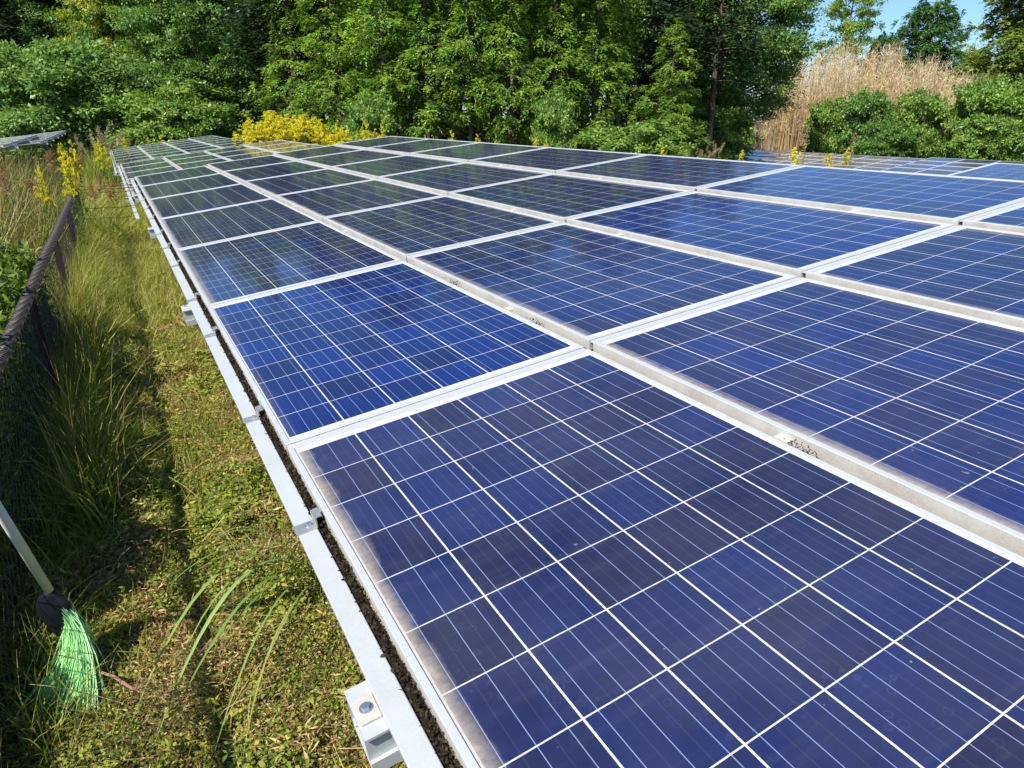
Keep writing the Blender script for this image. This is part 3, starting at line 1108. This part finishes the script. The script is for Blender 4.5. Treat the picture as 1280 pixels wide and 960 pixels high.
def goldenrod(i, x, y, s, label, group, wd=1.0):
    z = float(gz(x, y)) - .02
    t = gtypes[i % 4]
    rz = rng.uniform(0, 6.28)
    sc = (s * wd, s * wd, s)
    if i % 4 not in used:
        used.add(i % 4)
        t.location, t.rotation_euler, t.scale = (x, y, z), (0, 0, rz), sc
        t['label'] = label
        t['group'] = group
    else:
        dup(t, (x, y, z), (0, 0, rz), sc, label, group)


def az_xy(px, dist):
    """place by compass bearing (pixel column of the photograph -> azimuth) and distance"""
    a = R(29.05) + math.atan((px - 640) / 928.0)
    return CAM.x + dist * math.sin(a), CAM.y + dist * math.cos(a)


def top_to_h(px, py, dist, x, y):
    """height above ground of a thing at (x, y) whose top shows at pixel row py"""
    d = DX + RX * ((px - 640) / 864.98) - UX * ((py - 480) / 864.98)
    s = dist / math.hypot(d.x, d.y)
    return CAM.z + d.z * s - float(gz(x, y))


gi = 0
LG = 'flowering goldenrod plant, one of the dense yellow clump behind the arrays'
for k in range(56):
    px = 304 + 126 * (k / 55.0) + rng.uniform(-5, 5)
    top = np.interp(px, [300, 325, 350, 395, 430], [160, 141, 143, 152, 164]) + rng.uniform(-7, 12)
    x, y = az_xy(px, 23.0 + rng.uniform(-.9, 1.2))
    goldenrod(gi, x, y, top_to_h(px, top, 23, x, y) / 1.93, LG, 'goldenrod plants in the dense clump', .95)
    gi += 1
for px, top, dd, lab in ((443, 166, 22, 'short goldenrod, leftmost of the small tuft right of the dense clump'), (452, 158, 22.4, 'goldenrod left of the tallest one in the small tuft right of the clump'),
                     (457, 149, 22, 'tallest goldenrod of the small tuft right of the dense clump'), (466, 160, 22.3, 'goldenrod just right of the tallest one in the small tuft'),
                     (475, 154, 22, 'goldenrod at the right end of the small tuft above the array corner'),
                     (290, 164, 24, 'small goldenrod peeping up at the left foot of the dense clump'),
                     (564, 162, 24, 'lone goldenrod tip above the panels, in front of dark trunks, left of two'), (597, 167, 24, 'lone goldenrod tip above the panels, in front of dark trunks, right of two'),
                     (672, 172, 24, 'goldenrod tip peeping over the upper panel edge, left of a pair'), (683, 176, 24, 'goldenrod tip peeping over the upper panel edge, right of a pair'),
                     (720, 177, 24, 'tiny goldenrod tip over the upper panel edge left of the green bush'), (832, 183, 24, 'tiny goldenrod tip over the panel edge beside the tall grasses'),
                     (1004, 184, 8.5, 'goldenrod close behind the upper panel edge beside the tall brown stalk'), (933, 187, 22, 'small goldenrod at the corner of the far array'),
                     (1042, 190, 9.5, 'thin goldenrod right of the tall stalk behind the upper panel edge'), (1066, 184, 20, 'low goldenrod tuft before the bushes at right'),
                     (115, 172, 22, 'pale goldenrod left of the array corner, by the pampas plumes'),
                     (180, 171, 37, 'distant goldenrod behind the last array, left of three'), (197, 168, 37, 'distant goldenrod behind the last array, middle of three'), (208, 171, 37, 'distant goldenrod behind the last array, right of three'),
                     (150, 170, 37, 'distant goldenrod beside the pink plumes at the far corner')):
    x, y = az_xy(px, dd)
    goldenrod(gi, x, y, top_to_h(px, top, dd, x, y) / 1.93, lab, 'scattered goldenrod plants', .55)
    gi += 1
for (px, top, dd, lab) in ((67, 178, 10, 'tall goldenrod spike behind the fence, left of three'), (74, 186, 10.3, 'short goldenrod spike behind the fence, middle of three'),
                       (81, 173, 10.2, 'tall goldenrod spike behind the fence, right of three'), (28, 206, 9, 'goldenrod with orange seed beside brown grass at the left edge'),
                       (112, 176, 17, 'leaning goldenrod before the array corner, tallest'), (124, 182, 16.5, 'leaning goldenrod nearest the array corner'), (117, 184, 15.5, 'leaning goldenrod between two taller ones by the array corner'),
                       (70, 196, 9.2, 'leafy goldenrod below the tall spikes behind the fence')):
    x, y = az_xy(px, dd)
    goldenrod(gi, x, y, top_to_h(px, top, dd, x, y) / 1.93, lab, 'goldenrod plants behind the fence', .36)
    gi += 1

# tall brown stalks right of centre
for (px, top, dd, lab) in ((1011, 156, 8.6, 'tall thin weed stalk with pale seeds above the upper panel edge'), (1071, 168, 9.2, 'brown dry weed stalk above the upper panel edge at right')):
    x, y = az_xy(px, dd)
    h = top_to_h(px, top, dd, x, y)
    t = thing('weed_stalk', lab, 'weed', (x, y, float(gz(x, y))))
    b = MB()
    b.tube([(0, 0, 0), (.02, 0, h * .5), (.03, .01, h)], [.006, .005, .002], 5, (.26, .17, .09))
    b.build('stem', LEAF, t)
    k = 260
    q = rng.uniform(.55, 1, k)
    P = np.stack([.03 * q, .01 * q, h * q], 1) + rng.normal(0, .012, (k, 3)) * (1.9 - q)[:, None]
    b = MB()
    b.leaves(P, unit(rng.normal(0, 1, (k, 3)) + [0, 0, .6]), unit(rng.normal(0, 1, (k, 3))), rng.uniform(.012, .03, k), rng.uniform(.005, .012, k),
             pick(k, np.array([(.35, .38, .12), (.38, .26, .14)])))
    b.build('seed_bits', LEAF, t)  # loose seeds scattered along the upper stalk

# pampas plumes
def pampas(px, top, dd, n, label, col, spread=.5, group='pampas grasses'):
    x, y = az_xy(px, dd)
    h = top_to_h(px, top, dd, x, y)
    t = thing('pampas_grass', label, 'pampas grass', (x, y, float(gz(x, y))), group=group)
    st, pl = MB(), MB()
    for i in range(n):
        bx, by = rng.normal(0, spread * .3, 2)
        lx, ly = rng.normal(0, .18, 2)
        hh = h * rng.uniform(.78, 1)
        pts = np.array(bez((bx, by, 0), (bx, by, hh * .7), (bx + lx, by + ly, hh), 8))
        st.tube(pts, np.linspace(.005, .002, 8), 3, (.30, .26, .12), cap=False)
        k = 170
        q = rng.uniform(0, 1, k)
        c = pts[-3] + (pts[-1] - pts[-3]) * q[:, None]
        D = unit(np.array([lx, ly, .15]) + rng.normal(0, .22, (k, 3)))
        pl.leaves(c, D, unit(rng.normal(0, 1, (k, 3))), rng.uniform(.05, .12, k), rng.uniform(.004, .009, k), pick(k, np.array([col])))
    k = 60 * n
    hh = rng.uniform(.3, .8, k) * h
    st.blades(np.stack([rng.normal(0, spread * .4, k), rng.normal(0, spread * .4, k), 0 * hh], 1), hh, rng.normal(0, .4, (k, 2)), np.full(k, .014), pick(k, GREENS[[0, 1, 2]]), 4)
    st.build('stalks', LEAF, t)
    pl.build('plumes', SEED, t)


pampas(120, 155, 24, 9, 'pinkish pampas grass with feathery plumes beside the far left arrays', (.42, .31, .24), .9)
pampas(104, 162, 23, 5, 'buff pampas grass left of the pinkish plumes', (.40, .33, .20), .6)
pampas(152, 166, 38, 4, 'small pinkish pampas grass at the far array corner', (.36, .25, .20), .6)
pampas(876, 180, 30, 6, 'low tan pampas grass below the big tree, left tuft', (.42, .34, .20), .7)
pampas(898, 177, 31, 8, 'low tan pampas grass below the big tree, right tuft', (.42, .34, .20), .8)
pampas(990, 184, 46, 7, 'low beige pampas grass along the top of the far array', (.42, .32, .22), 1.6)
pampas(18, 196, 9.5, 3, 'reddish brown grass plumes at the left edge behind the fence', (.36, .20, .10), .35, 'reddish grass plumes behind the fence')
pampas(55, 190, 11.5, 3, 'reddish grass plumes between the left array and the goldenrod spikes', (.34, .20, .11), .4, 'reddish grass plumes behind the fence')
pampas(98, 222, 11, 3, 'reddish grass plumes in the aisle before the far arrays', (.34, .19, .10), .2, 'reddish grass plumes behind the fence')

# ------------------------------------------------------------------ trees
BARK = plain('grey_brown_bark', (.13, .095, .070), .9, 0, 9, .55, .6, .1)
BARKL = plain('pale_bark', (.24, .19, .14), .9, 0, 9, .45, .6, .1)
TLEAF = leaf_mat('tree_foliage', .34, .45, .5, 1.22)


def tree_mesh(seed, H, z0, prof, nlimb, clumps, csize, leaves, lsize, pal, style, trunk_r=.14, droop=.2, lean=(0, 0)):
    """returns (wood MB, leaf MB). style: 'conifer' drooping sprays, 'broad' layered leafy pads"""
    r = np.random.default_rng(seed)
    wood, fol = MB(), MB()
    tp = [(lean[0] * (q ** 1.3) + .06 * math.sin(q * 5 + seed), lean[1] * q, H * q) for q in np.linspace(0, 1, 10)]
    wood.tube(tp, trunk_r * (1 - np.linspace(0, 1, 10) * .88) , 9)
    tpa = np.array(tp)
    CP, CD, CS = [], [], []
    for i in range(nlimb):
        q = (i + r.uniform(0, 1)) / nlimb
        z = z0 + (H * .985 - z0) * q
        rad = prof(q) * (r.uniform(.6, 1.2) if style == 'conifer' else r.uniform(.72, 1.12))
        a = i * 2.4 + r.normal(0, .35)
        base = np.array([np.interp(z, tpa[:, 2], tpa[:, 0]), np.interp(z, tpa[:, 2], tpa[:, 1]), z])
        d = np.array([math.cos(a), math.sin(a), 0])
        rise = (.25 if style == 'conifer' else .35) * rad * r.uniform(.3, 1.3)
        end = base + d * rad + np.array([0, 0, rise - droop * rad])
        mid = base + d * rad * .5 + np.array([0, 0, rise])
        lp = bez(base, mid, end, 7)
        wood.tube(lp, np.linspace(max(.012, trunk_r * .28 * (1 - q * .6)), .006, 7), 4, cap=False)
        nc = max(2, int(clumps * (rad / 1.5)))
        for c in range(nc):
            s = r.uniform(.28, 1.0) ** .7
            s = min(s, 1)
            k = min(int(s * 6), 5)
            p = lp[k] + (lp[k + 1] - lp[k]) * (s * 6 - k)
            sp = np.array([-d[1], d[0], 0]) * r.normal(0, .26) * rad * (.4 + s * .8)
            CP.append(p + sp + np.array([0, 0, r.normal(0, csize * .35)]))
            CD.append(unit(d + sp * .6 / max(rad, .3)))
            CS.append(csize * r.uniform(.6, 1.35) * (1 - .35 * q))
    CP, CD, CS = np.array(CP), np.array(CD), np.array(CS)
    n = len(CP)
    per = leaves
    N_ = n * per
    idx = np.repeat(np.arange(n), per)
    u_ = r.normal(0, 1, (N_, 3))
    u_ = unit(u_) * (r.uniform(0, 1, (N_, 1)) ** .6)
    if style == 'conifer':
        # fans of drooping sprays, leaflets set alternately along each spray
        out = CD[idx]
        side = np.cross(out, [0, 0, 1.0])
        ns = 9
        sa, su, sl = r.normal(0, .75, (n, ns)), r.normal(.05, .38, (n, ns)), r.uniform(.6, 1.35, (n, ns))
        sk = r.integers(0, ns, N_)
        A_, U_, Q_ = sa[idx, sk][:, None], su[idx, sk][:, None], sl[idx, sk]
        t_ = r.uniform(0, 1, N_)
        sd_ = unit(out + side * A_ + np.array([0, 0, 1.0]) * U_)
        q_ = CS[idx] * Q_ * 1.35
        P = CP[idx] - out * CS[idx][:, None] * .45 + sd_ * (t_ * q_)[:, None]
        P[:, 2] -= .42 * t_ ** 2 * q_
        lat = np.cross(sd_, [0, 0, 1.0]) * np.where(r.random(N_) < .5, 1, -1)[:, None]
        D = unit(sd_ + lat * .75 + np.array([0, 0, -.35]) + r.normal(0, .22, (N_, 3)))
        N = unit(r.normal(0, .3, (N_, 3)) + out * .45 + [0, 0, .8])
        L = lsize * (1.25 - .6 * t_) * r.uniform(.6, 1.4, N_)
        W = L * r.uniform(.30, .48, N_)
    else:
        P = CP[idx] + u_ * CS[idx][:, None] * np.array([1.1, 1.1, .48])
        D = unit(CD[idx] * .4 + u_ * .8 + r.normal(0, .5, (N_, 3)) + np.array([0, 0, -.1]))
        N = unit(r.normal(0, .32, (N_, 3)) + u_ * .6 + CD[idx] * .35 + [0, 0, .8])
        L = lsize * r.uniform(.6, 1.4, N_)
        W = L * r.uniform(.4, .65, N_)
    ct = r.choice(len(pal), n, p=None)
    col = np.array(pal)[ct][idx] * r.uniform(.85, 1.15, n)[idx][:, None] * r.uniform(.7, 1.35, (N_, 1))
    fol.leaves(P, D, N, L, W, col)
    return wood, fol


HIN = [(.125, .235, .028), (.175, .295, .034), (.235, .345, .038), (.085, .175, .022)]
BRD = [(.100, .205, .036), (.145, .260, .050), (.125, .225, .050), (.075, .150, .028)]
YEL = [(.24, .29, .030), (.30, .31, .030), (.17, .24, .032)]
BLU = [(.120, .215, .050), (.165, .275, .070), (.135, .240, .048)]
DRK = [(.020, .045, .012), (.030, .065, .016), (.016, .035, .010)]  # conifer greens darkened, shade inside the wood put into the leaf colour

cone = lambda w, e=.8: (lambda q: w * (1 - q) ** e + .15)
col_ = lambda w: (lambda q: w * (.75 + .35 * math.sin(q * 9)) * (1 - q ** 5) * min(1, .55 + q * 1.5) + .1)
ball = lambda w: (lambda q: w * math.sqrt(max(.02, 1 - (2 * q - .85) ** 2 / 1.5)))

SPEC = {
    'hinoki_a': dict(seed=1, H=10.5, z0=1.6, prof=col_(1.9), nlimb=92, clumps=8, csize=.40, leaves=120, lsize=.105, pal=HIN, style='conifer'),
    'hinoki_b': dict(seed=2, H=11, z0=2.3, prof=col_(1.7), nlimb=84, clumps=8, csize=.42, leaves=120, lsize=.105, pal=HIN, style='conifer'),
    'hinoki_c': dict(seed=3, H=9.8, z0=1.2, prof=cone(2.3, .6), nlimb=88, clumps=7, csize=.42, leaves=120, lsize=.11, pal=HIN[1:3] + HIN[:1], style='conifer'),
    'broad_a': dict(seed=4, H=11, z0=.6, prof=ball(3.6), nlimb=70, clumps=8, csize=.60, leaves=110, lsize=.145, pal=BRD, style='broad', trunk_r=.25, droop=.15),
    'broad_b': dict(seed=5, H=10.5, z0=1.0, prof=ball(3.1), nlimb=62, clumps=8, csize=.58, leaves=78, lsize=.17, pal=YEL + BRD[:2], style='broad', trunk_r=.2, droop=.1),
    'bush_a': dict(seed=6, H=4.4, z0=.3, prof=ball(3.0), nlimb=42, clumps=7, csize=.55, leaves=80, lsize=.17, pal=BLU, style='broad', trunk_r=.10, droop=.12),
    'bush_b': dict(seed=8, H=3.6, z0=.2, prof=ball(2.2), nlimb=40, clumps=8, csize=.48, leaves=80, lsize=.16, pal=[(.15, .26, .045), (.20, .31, .055), (.11, .20, .035)], style='broad', trunk_r=.08, droop=.12),
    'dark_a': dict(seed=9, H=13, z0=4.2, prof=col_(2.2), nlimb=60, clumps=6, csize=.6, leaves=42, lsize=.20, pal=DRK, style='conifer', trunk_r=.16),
    'pine': dict(seed=10, H=12.5, z0=6.6, prof=ball(2.5), nlimb=30, clumps=6, csize=.50, leaves=80, lsize=.16, pal=YEL[:1] + HIN, style='broad', trunk_r=.2, droop=.2, lean=(.5, 0)),
    'oval': dict(seed=11, H=10.5, z0=2.2, prof=ball(2.9), nlimb=95, clumps=9, csize=.55, leaves=95, lsize=.17, pal=[(.055, .14, .028), (.075, .17, .034), (.045, .11, .025)], style='conifer', trunk_r=.2, droop=.1),
}
SPEC['big'] = dict(SPEC['broad_a'], seed=21, z0=3.0, prof=ball(3.3), pal=[(.13, .23, .045), (.19, .30, .065), (.10, .19, .035)], nlimb=64, csize=.7)
SPEC['bush_c'] = dict(SPEC['bush_b'], seed=31, pal=[(.09, .19, .035), (.12, .23, .04), (.07, .15, .03)])
SPEC['edge'] = dict(seed=12, H=11, z0=1.5, prof=ball(3.2), nlimb=150, clumps=8, csize=.62, leaves=75, lsize=.2, pal=[(.15, .21, .035), (.19, .24, .035), (.11, .18, .03)], style='conifer', trunk_r=.22, droop=.2)
PROT = {}


def tree(kind, name, px, dist, top_py, label, cat='tree', group=None, rz=None, wide=1.0, bark=None, hscale=None):
    x, y = az_xy(px, dist)
    z = float(gz(x, y)) - .1
    sp = SPEC[kind]
    h = hscale * sp['H'] if hscale else top_to_h(px, top_py, dist, x, y)
    s = h / sp['H']
    rz = rng.uniform(0, 6.28) if rz is None else rz
    sc = (s * wide, s * wide, s)
    if kind not in PROT:
        w, f_ = tree_mesh(**sp)
        t = thing(name, label, cat, (x, y, z), (0, 0, rz), group)
        w.build('trunk', bark or BARK, t, True)
        f_.build('crown', TLEAF, t)
        t.scale = sc
        PROT[kind] = t
    else:
        t = dup(PROT[kind], (x, y, z), (0, 0, rz), sc, label, group)
        t.name = name
        t['category'] = cat
        if not group and 'group' in t: del t['group']
    return t


G1 = 'tall conifers of the dense wall behind the arrays'
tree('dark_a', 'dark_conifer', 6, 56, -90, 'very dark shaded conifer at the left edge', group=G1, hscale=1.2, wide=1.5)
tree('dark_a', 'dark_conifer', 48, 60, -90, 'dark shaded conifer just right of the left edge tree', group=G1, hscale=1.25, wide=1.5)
tree('broad_a', 'broadleaf_tree', 105, 57, -60, 'grey green broadleaf tree behind the pale layered bush at left', hscale=1.1)
tree('broad_b', 'broadleaf_tree', 165, 52, -60, 'yellow green broadleaf tree left of the glossy one', hscale=1.1, wide=.8)
tree('broad_a', 'broadleaf_tree', 255, 47, -60, 'large glossy dark green broadleaf tree with layered boughs above the far array', hscale=1.08, rz=1.0)
tree('broad_a', 'broadleaf_tree', 325, 46, -60, 'dark broadleaf tree at the right of the glossy one, behind the goldenrod', hscale=1.0, rz=2.5, wide=.8)
tree('bush_a', 'layered_bush', 40, 51, 92, 'pale green bush with flat layered boughs, leftmost above the arrays beyond the fence', 'bush', 'bushes below the trees')
tree('bush_a', 'layered_bush', 96, 48, 62, 'large pale green bush with flat layered boughs left of the yellow green tree', 'bush', 'bushes below the trees', wide=1.1)
tree('bush_a', 'layered_bush', 160, 46.5, 96, 'middle pale green bush behind the far corner of the arrays', 'bush', 'bushes below the trees')
tree('bush_b', 'round_bush', 215, 43, 112, 'bright leafy bush just behind the last array', 'bush', 'bushes below the trees', wide=1.3)
tree('bush_b', 'round_bush', 242, 41, 130, 'low dull green bush beside the goldenrod clump', 'bush', 'bushes below the trees', wide=1.2)
wall = [(372, 36, 'hinoki_a'), (425, 34, 'hinoki_c'), (482, 32, 'hinoki_b'), (535, 31.5, 'hinoki_a'), (588, 31, 'hinoki_b'),
        (640, 31, 'hinoki_a'), (692, 31.5, 'hinoki_b'), (742, 32.5, 'hinoki_a')]
nm = ['leftmost conifer of the bright green wall, right of the glossy broadleaf tree', 'second conifer from the left of the wall, above the yellow tuft',
      'third conifer from the left of the wall, with bare lower trunk', 'fourth conifer of the wall, left of the middle', 'fifth conifer of the wall, middle of the picture, with open dark foot',
      'sixth conifer of the wall, over the dense bare trunks', 'seventh conifer of the wall, right of the bare trunks', 'eighth conifer of the wall, with a low bright bough']
for (px, d, k), lab in zip(wall, nm):
    tree(k, 'conifer_tree', px, d, -60, lab, group=G1, hscale=rng.uniform(.95, 1.1), wide=rng.uniform(.85, .98))
tree('hinoki_c', 'young_conifer', 836, 31, 22, 'young bright green conifer with pointed top before the big tree', group=G1, wide=1.1)
tree('big', 'broadleaf_tree', 925, 53, -70, 'big spreading tree with light green boughs left of the open sky', hscale=1.22, wide=.95, rz=.6)
tree('broad_b', 'broadleaf_tree', 870, 58, -60, 'yellowish tree filling the gap between young conifer and big tree', hscale=1.2, wide=.8)
tree('bush_b', 'round_bush', 790, 28, 158, 'low blue green bush over the panel edge below the young conifer', 'bush', 'bushes below the trees', wide=1.5)
tree('bush_b', 'round_bush', 890, 47, 136, 'leafy bush at the foot of the big tree', 'bush', 'bushes below the trees', wide=1.1)
tree('bush_b', 'round_bush', 462, 30, 128, 'small bright sapling bush at the foot of the third conifer', 'bush', 'bushes below the trees', wide=.6)
tree('bush_b', 'round_bush', 690, 29.5, 128, 'small bright bough bush at the foot of the conifers right of the trunks', 'bush', 'bushes below the trees', wide=.5)
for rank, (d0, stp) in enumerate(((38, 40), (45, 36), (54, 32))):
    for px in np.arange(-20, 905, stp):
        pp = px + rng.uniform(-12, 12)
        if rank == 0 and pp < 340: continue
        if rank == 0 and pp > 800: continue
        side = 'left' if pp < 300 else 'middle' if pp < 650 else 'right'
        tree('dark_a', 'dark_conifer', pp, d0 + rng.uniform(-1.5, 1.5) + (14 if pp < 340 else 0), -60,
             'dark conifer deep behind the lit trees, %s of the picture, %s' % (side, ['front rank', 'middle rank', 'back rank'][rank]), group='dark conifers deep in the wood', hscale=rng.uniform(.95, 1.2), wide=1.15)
STEM = None
for i in range(60):
    px = 455 + i * 5.4 + rng.uniform(-3, 3)
    x, y = az_xy(px, rng.uniform(33.0, 36.5))
    lab = 'slim bare trunk among the dense poles at the foot of the conifer wall'
    if STEM is None:
        STEM = thing('slim_tree', lab, 'tree', (x, y, float(gz(x, y)) - .1), group='slim bare trunks')
        b = MB()
        b.tube([(0, 0, 0), (.03, .02, 2.5), (-.02, .03, 5), (.03, 0, 7.5)], [.055, .048, .04, .02], 7)
        for q in range(26):
            z = rng.uniform(1.2, 6)
            a = rng.uniform(0, 6.28)
            b.tube([(0, 0, z), (math.cos(a) * .4, math.sin(a) * .4, z + rng.uniform(-.15, .15))], [.009, .003], 3, cap=False)
        b.build('trunk', BARKL, STEM, True)
        b = MB()
        n = 2500
        P = rng.normal(0, 1, (n, 3)) * [.55, .55, .9] + [0, 0, 6.6]
        b.leaves(P, unit(rng.normal(0, 1, (n, 3))), unit(rng.normal(0, .5, (n, 3)) + [0, 0, 1]), rng.uniform(.1, .2, n), rng.uniform(.04, .09, n), pick(n, np.array(HIN)))
        b.build('crown', TLEAF, STEM)
    else:
        s = rng.uniform(.8, 1.15)
        dup(STEM, (x, y, float(gz(x, y)) - .1), (rng.normal(0, .02), rng.normal(0, .02), rng.uniform(0, 6.28)), (s * rng.uniform(.6, 1.5),) * 2 + (s,), lab, 'slim bare trunks')
tree('pine', 'tall_pine', 1042, 110, -30, 'tall open pine with bare pale trunk standing against the sky', wide=.85, bark=BARKL, rz=.3)
tree('oval', 'oval_tree', 1143, 118, 0, 'dark green oval tree against the sky right of the pine', wide=.8)
tree('oval', 'oval_tree', 1092, 116, 42, 'darker lower tree between the pine and the oval tree', wide=.7, rz=2)
tree('broad_b', 'pale_tree', 1198, 130, 62, 'pale distant tree low against the sky before the right edge', wide=.75)
tree('edge', 'edge_tree', 1288, 95, -70, 'yellow green tree rising at the right edge', wide=1.05)
GB = 'bushes behind the far array at right'
tree('bush_b', 'round_bush', 1036, 63, 131, 'leafy bush behind the far array, leftmost of the row before the bamboo', 'bush', GB, wide=.62)
tree('bush_c', 'round_bush', 1086, 62, 120, 'darker leafy bush behind the far array, second from the left', 'bush', GB, wide=.62)
tree('bush_b', 'round_bush', 1152, 62, 122, 'leafy bush behind the far array, between the dark one and the big pair', 'bush', GB, wide=.66)
tree('bush_b', 'round_bush', 1224, 61, 108, 'tall bright bush left of the right edge', 'bush', GB, wide=.62)
tree('bush_b', 'round_bush', 1276, 60, 106, 'tall bright bush at the right edge under the yellow green tree', 'bush', GB, wide=.85)
tree('bush_b', 'round_bush', 1246, 58, 150, 'low bush in front of the tall bright pair', 'bush', GB, wide=1.0)
tree('bush_c', 'round_bush', 1118, 60, 158, 'low bush before the darker leafy bush', 'bush', GB, wide=.9)

# dead bamboo / reed stalks
BAM = leaf_mat('dead_bamboo', .25, .7, .15)
bt = MB()
for i in range(2300):
    px = rng.uniform(948, 1215)
    dd = rng.uniform(66, 78)
    top = np.interp(px, [950, 975, 1040, 1090, 1150, 1200, 1215], [120, 82, 66, 72, 84, 98, 120]) - 8 * math.sin(px * .11) + rng.uniform(-14, 70)
    x, y = az_xy(px, dd)
    z = float(gz(x, y))
    h = max(1.0, top_to_h(px, top, dd, x, y))
    lx, ly = rng.normal(0, .55, 2)
    pts = bez((x, y, z), (x, y, z + h * .7), (x + lx, y + ly, z + h), 6)
    c = np.array([(.72, .62, .40)]) * rng.uniform(.6, 1.2) * np.array([1, rng.uniform(.85, 1.02), rng.uniform(.8, 1)])
    bt.tube(pts, np.linspace(.032, .010, 6), 3, c[0], cap=False)
    k = 26
    q = rng.uniform(2, 4.99, k)
    i0 = q.astype(int)
    pa = np.array(pts)
    P = pa[i0] + (pa[i0 + 1] - pa[i0]) * (q - i0)[:, None]
    bt.leaves(P, unit(rng.normal(0, .6, (k, 3)) + [0, 0, .7]), unit(rng.normal(0, 1, (k, 3))), rng.uniform(.2, .6, k), rng.uniform(.018, .04, k), c * rng.uniform(.7, 1.3, (k, 1)))
tag(bt.build('dead_bamboo', BAM), 'thicket of dry tan bamboo stalks behind the bushes at right', kind='stuff', cat='bamboo')

# far wooded ridge behind everything, as one mass of leaf clumps
b = MB()
n = 90000
px_ = rng.uniform(-150, 1420, n)
a_ = R(29.05) + np.arctan((px_ - 640) / 928.0)
dd = np.where(px_ < 920, rng.uniform(62, 68, n), rng.uniform(92, 105, n))
x, y = CAM.x + dd * np.sin(a_), CAM.y + dd * np.cos(a_)
hz = (2.6 + 1.3 * np.sin(px_ * .031) + .8 * np.sin(px_ * .083)) * rng.uniform(0, 1, n) ** .7
P = np.stack([x, y, -3.8 + hz * np.where(px_ < 920, 4.5, 1.6) + rng.normal(0, .2, n)], 1)
b.leaves(P, unit(rng.normal(0, 1, (n, 3))), unit(rng.normal(0, .6, (n, 3)) + [0, 0, 1]), rng.uniform(.4, .8, n), rng.uniform(.25, .5, n), pick(n, np.array(HIN + DRK)))
tag(b.build('far_wood', TLEAF), 'distant low wood seen between the bushes at right', kind='stuff', cat='wood')
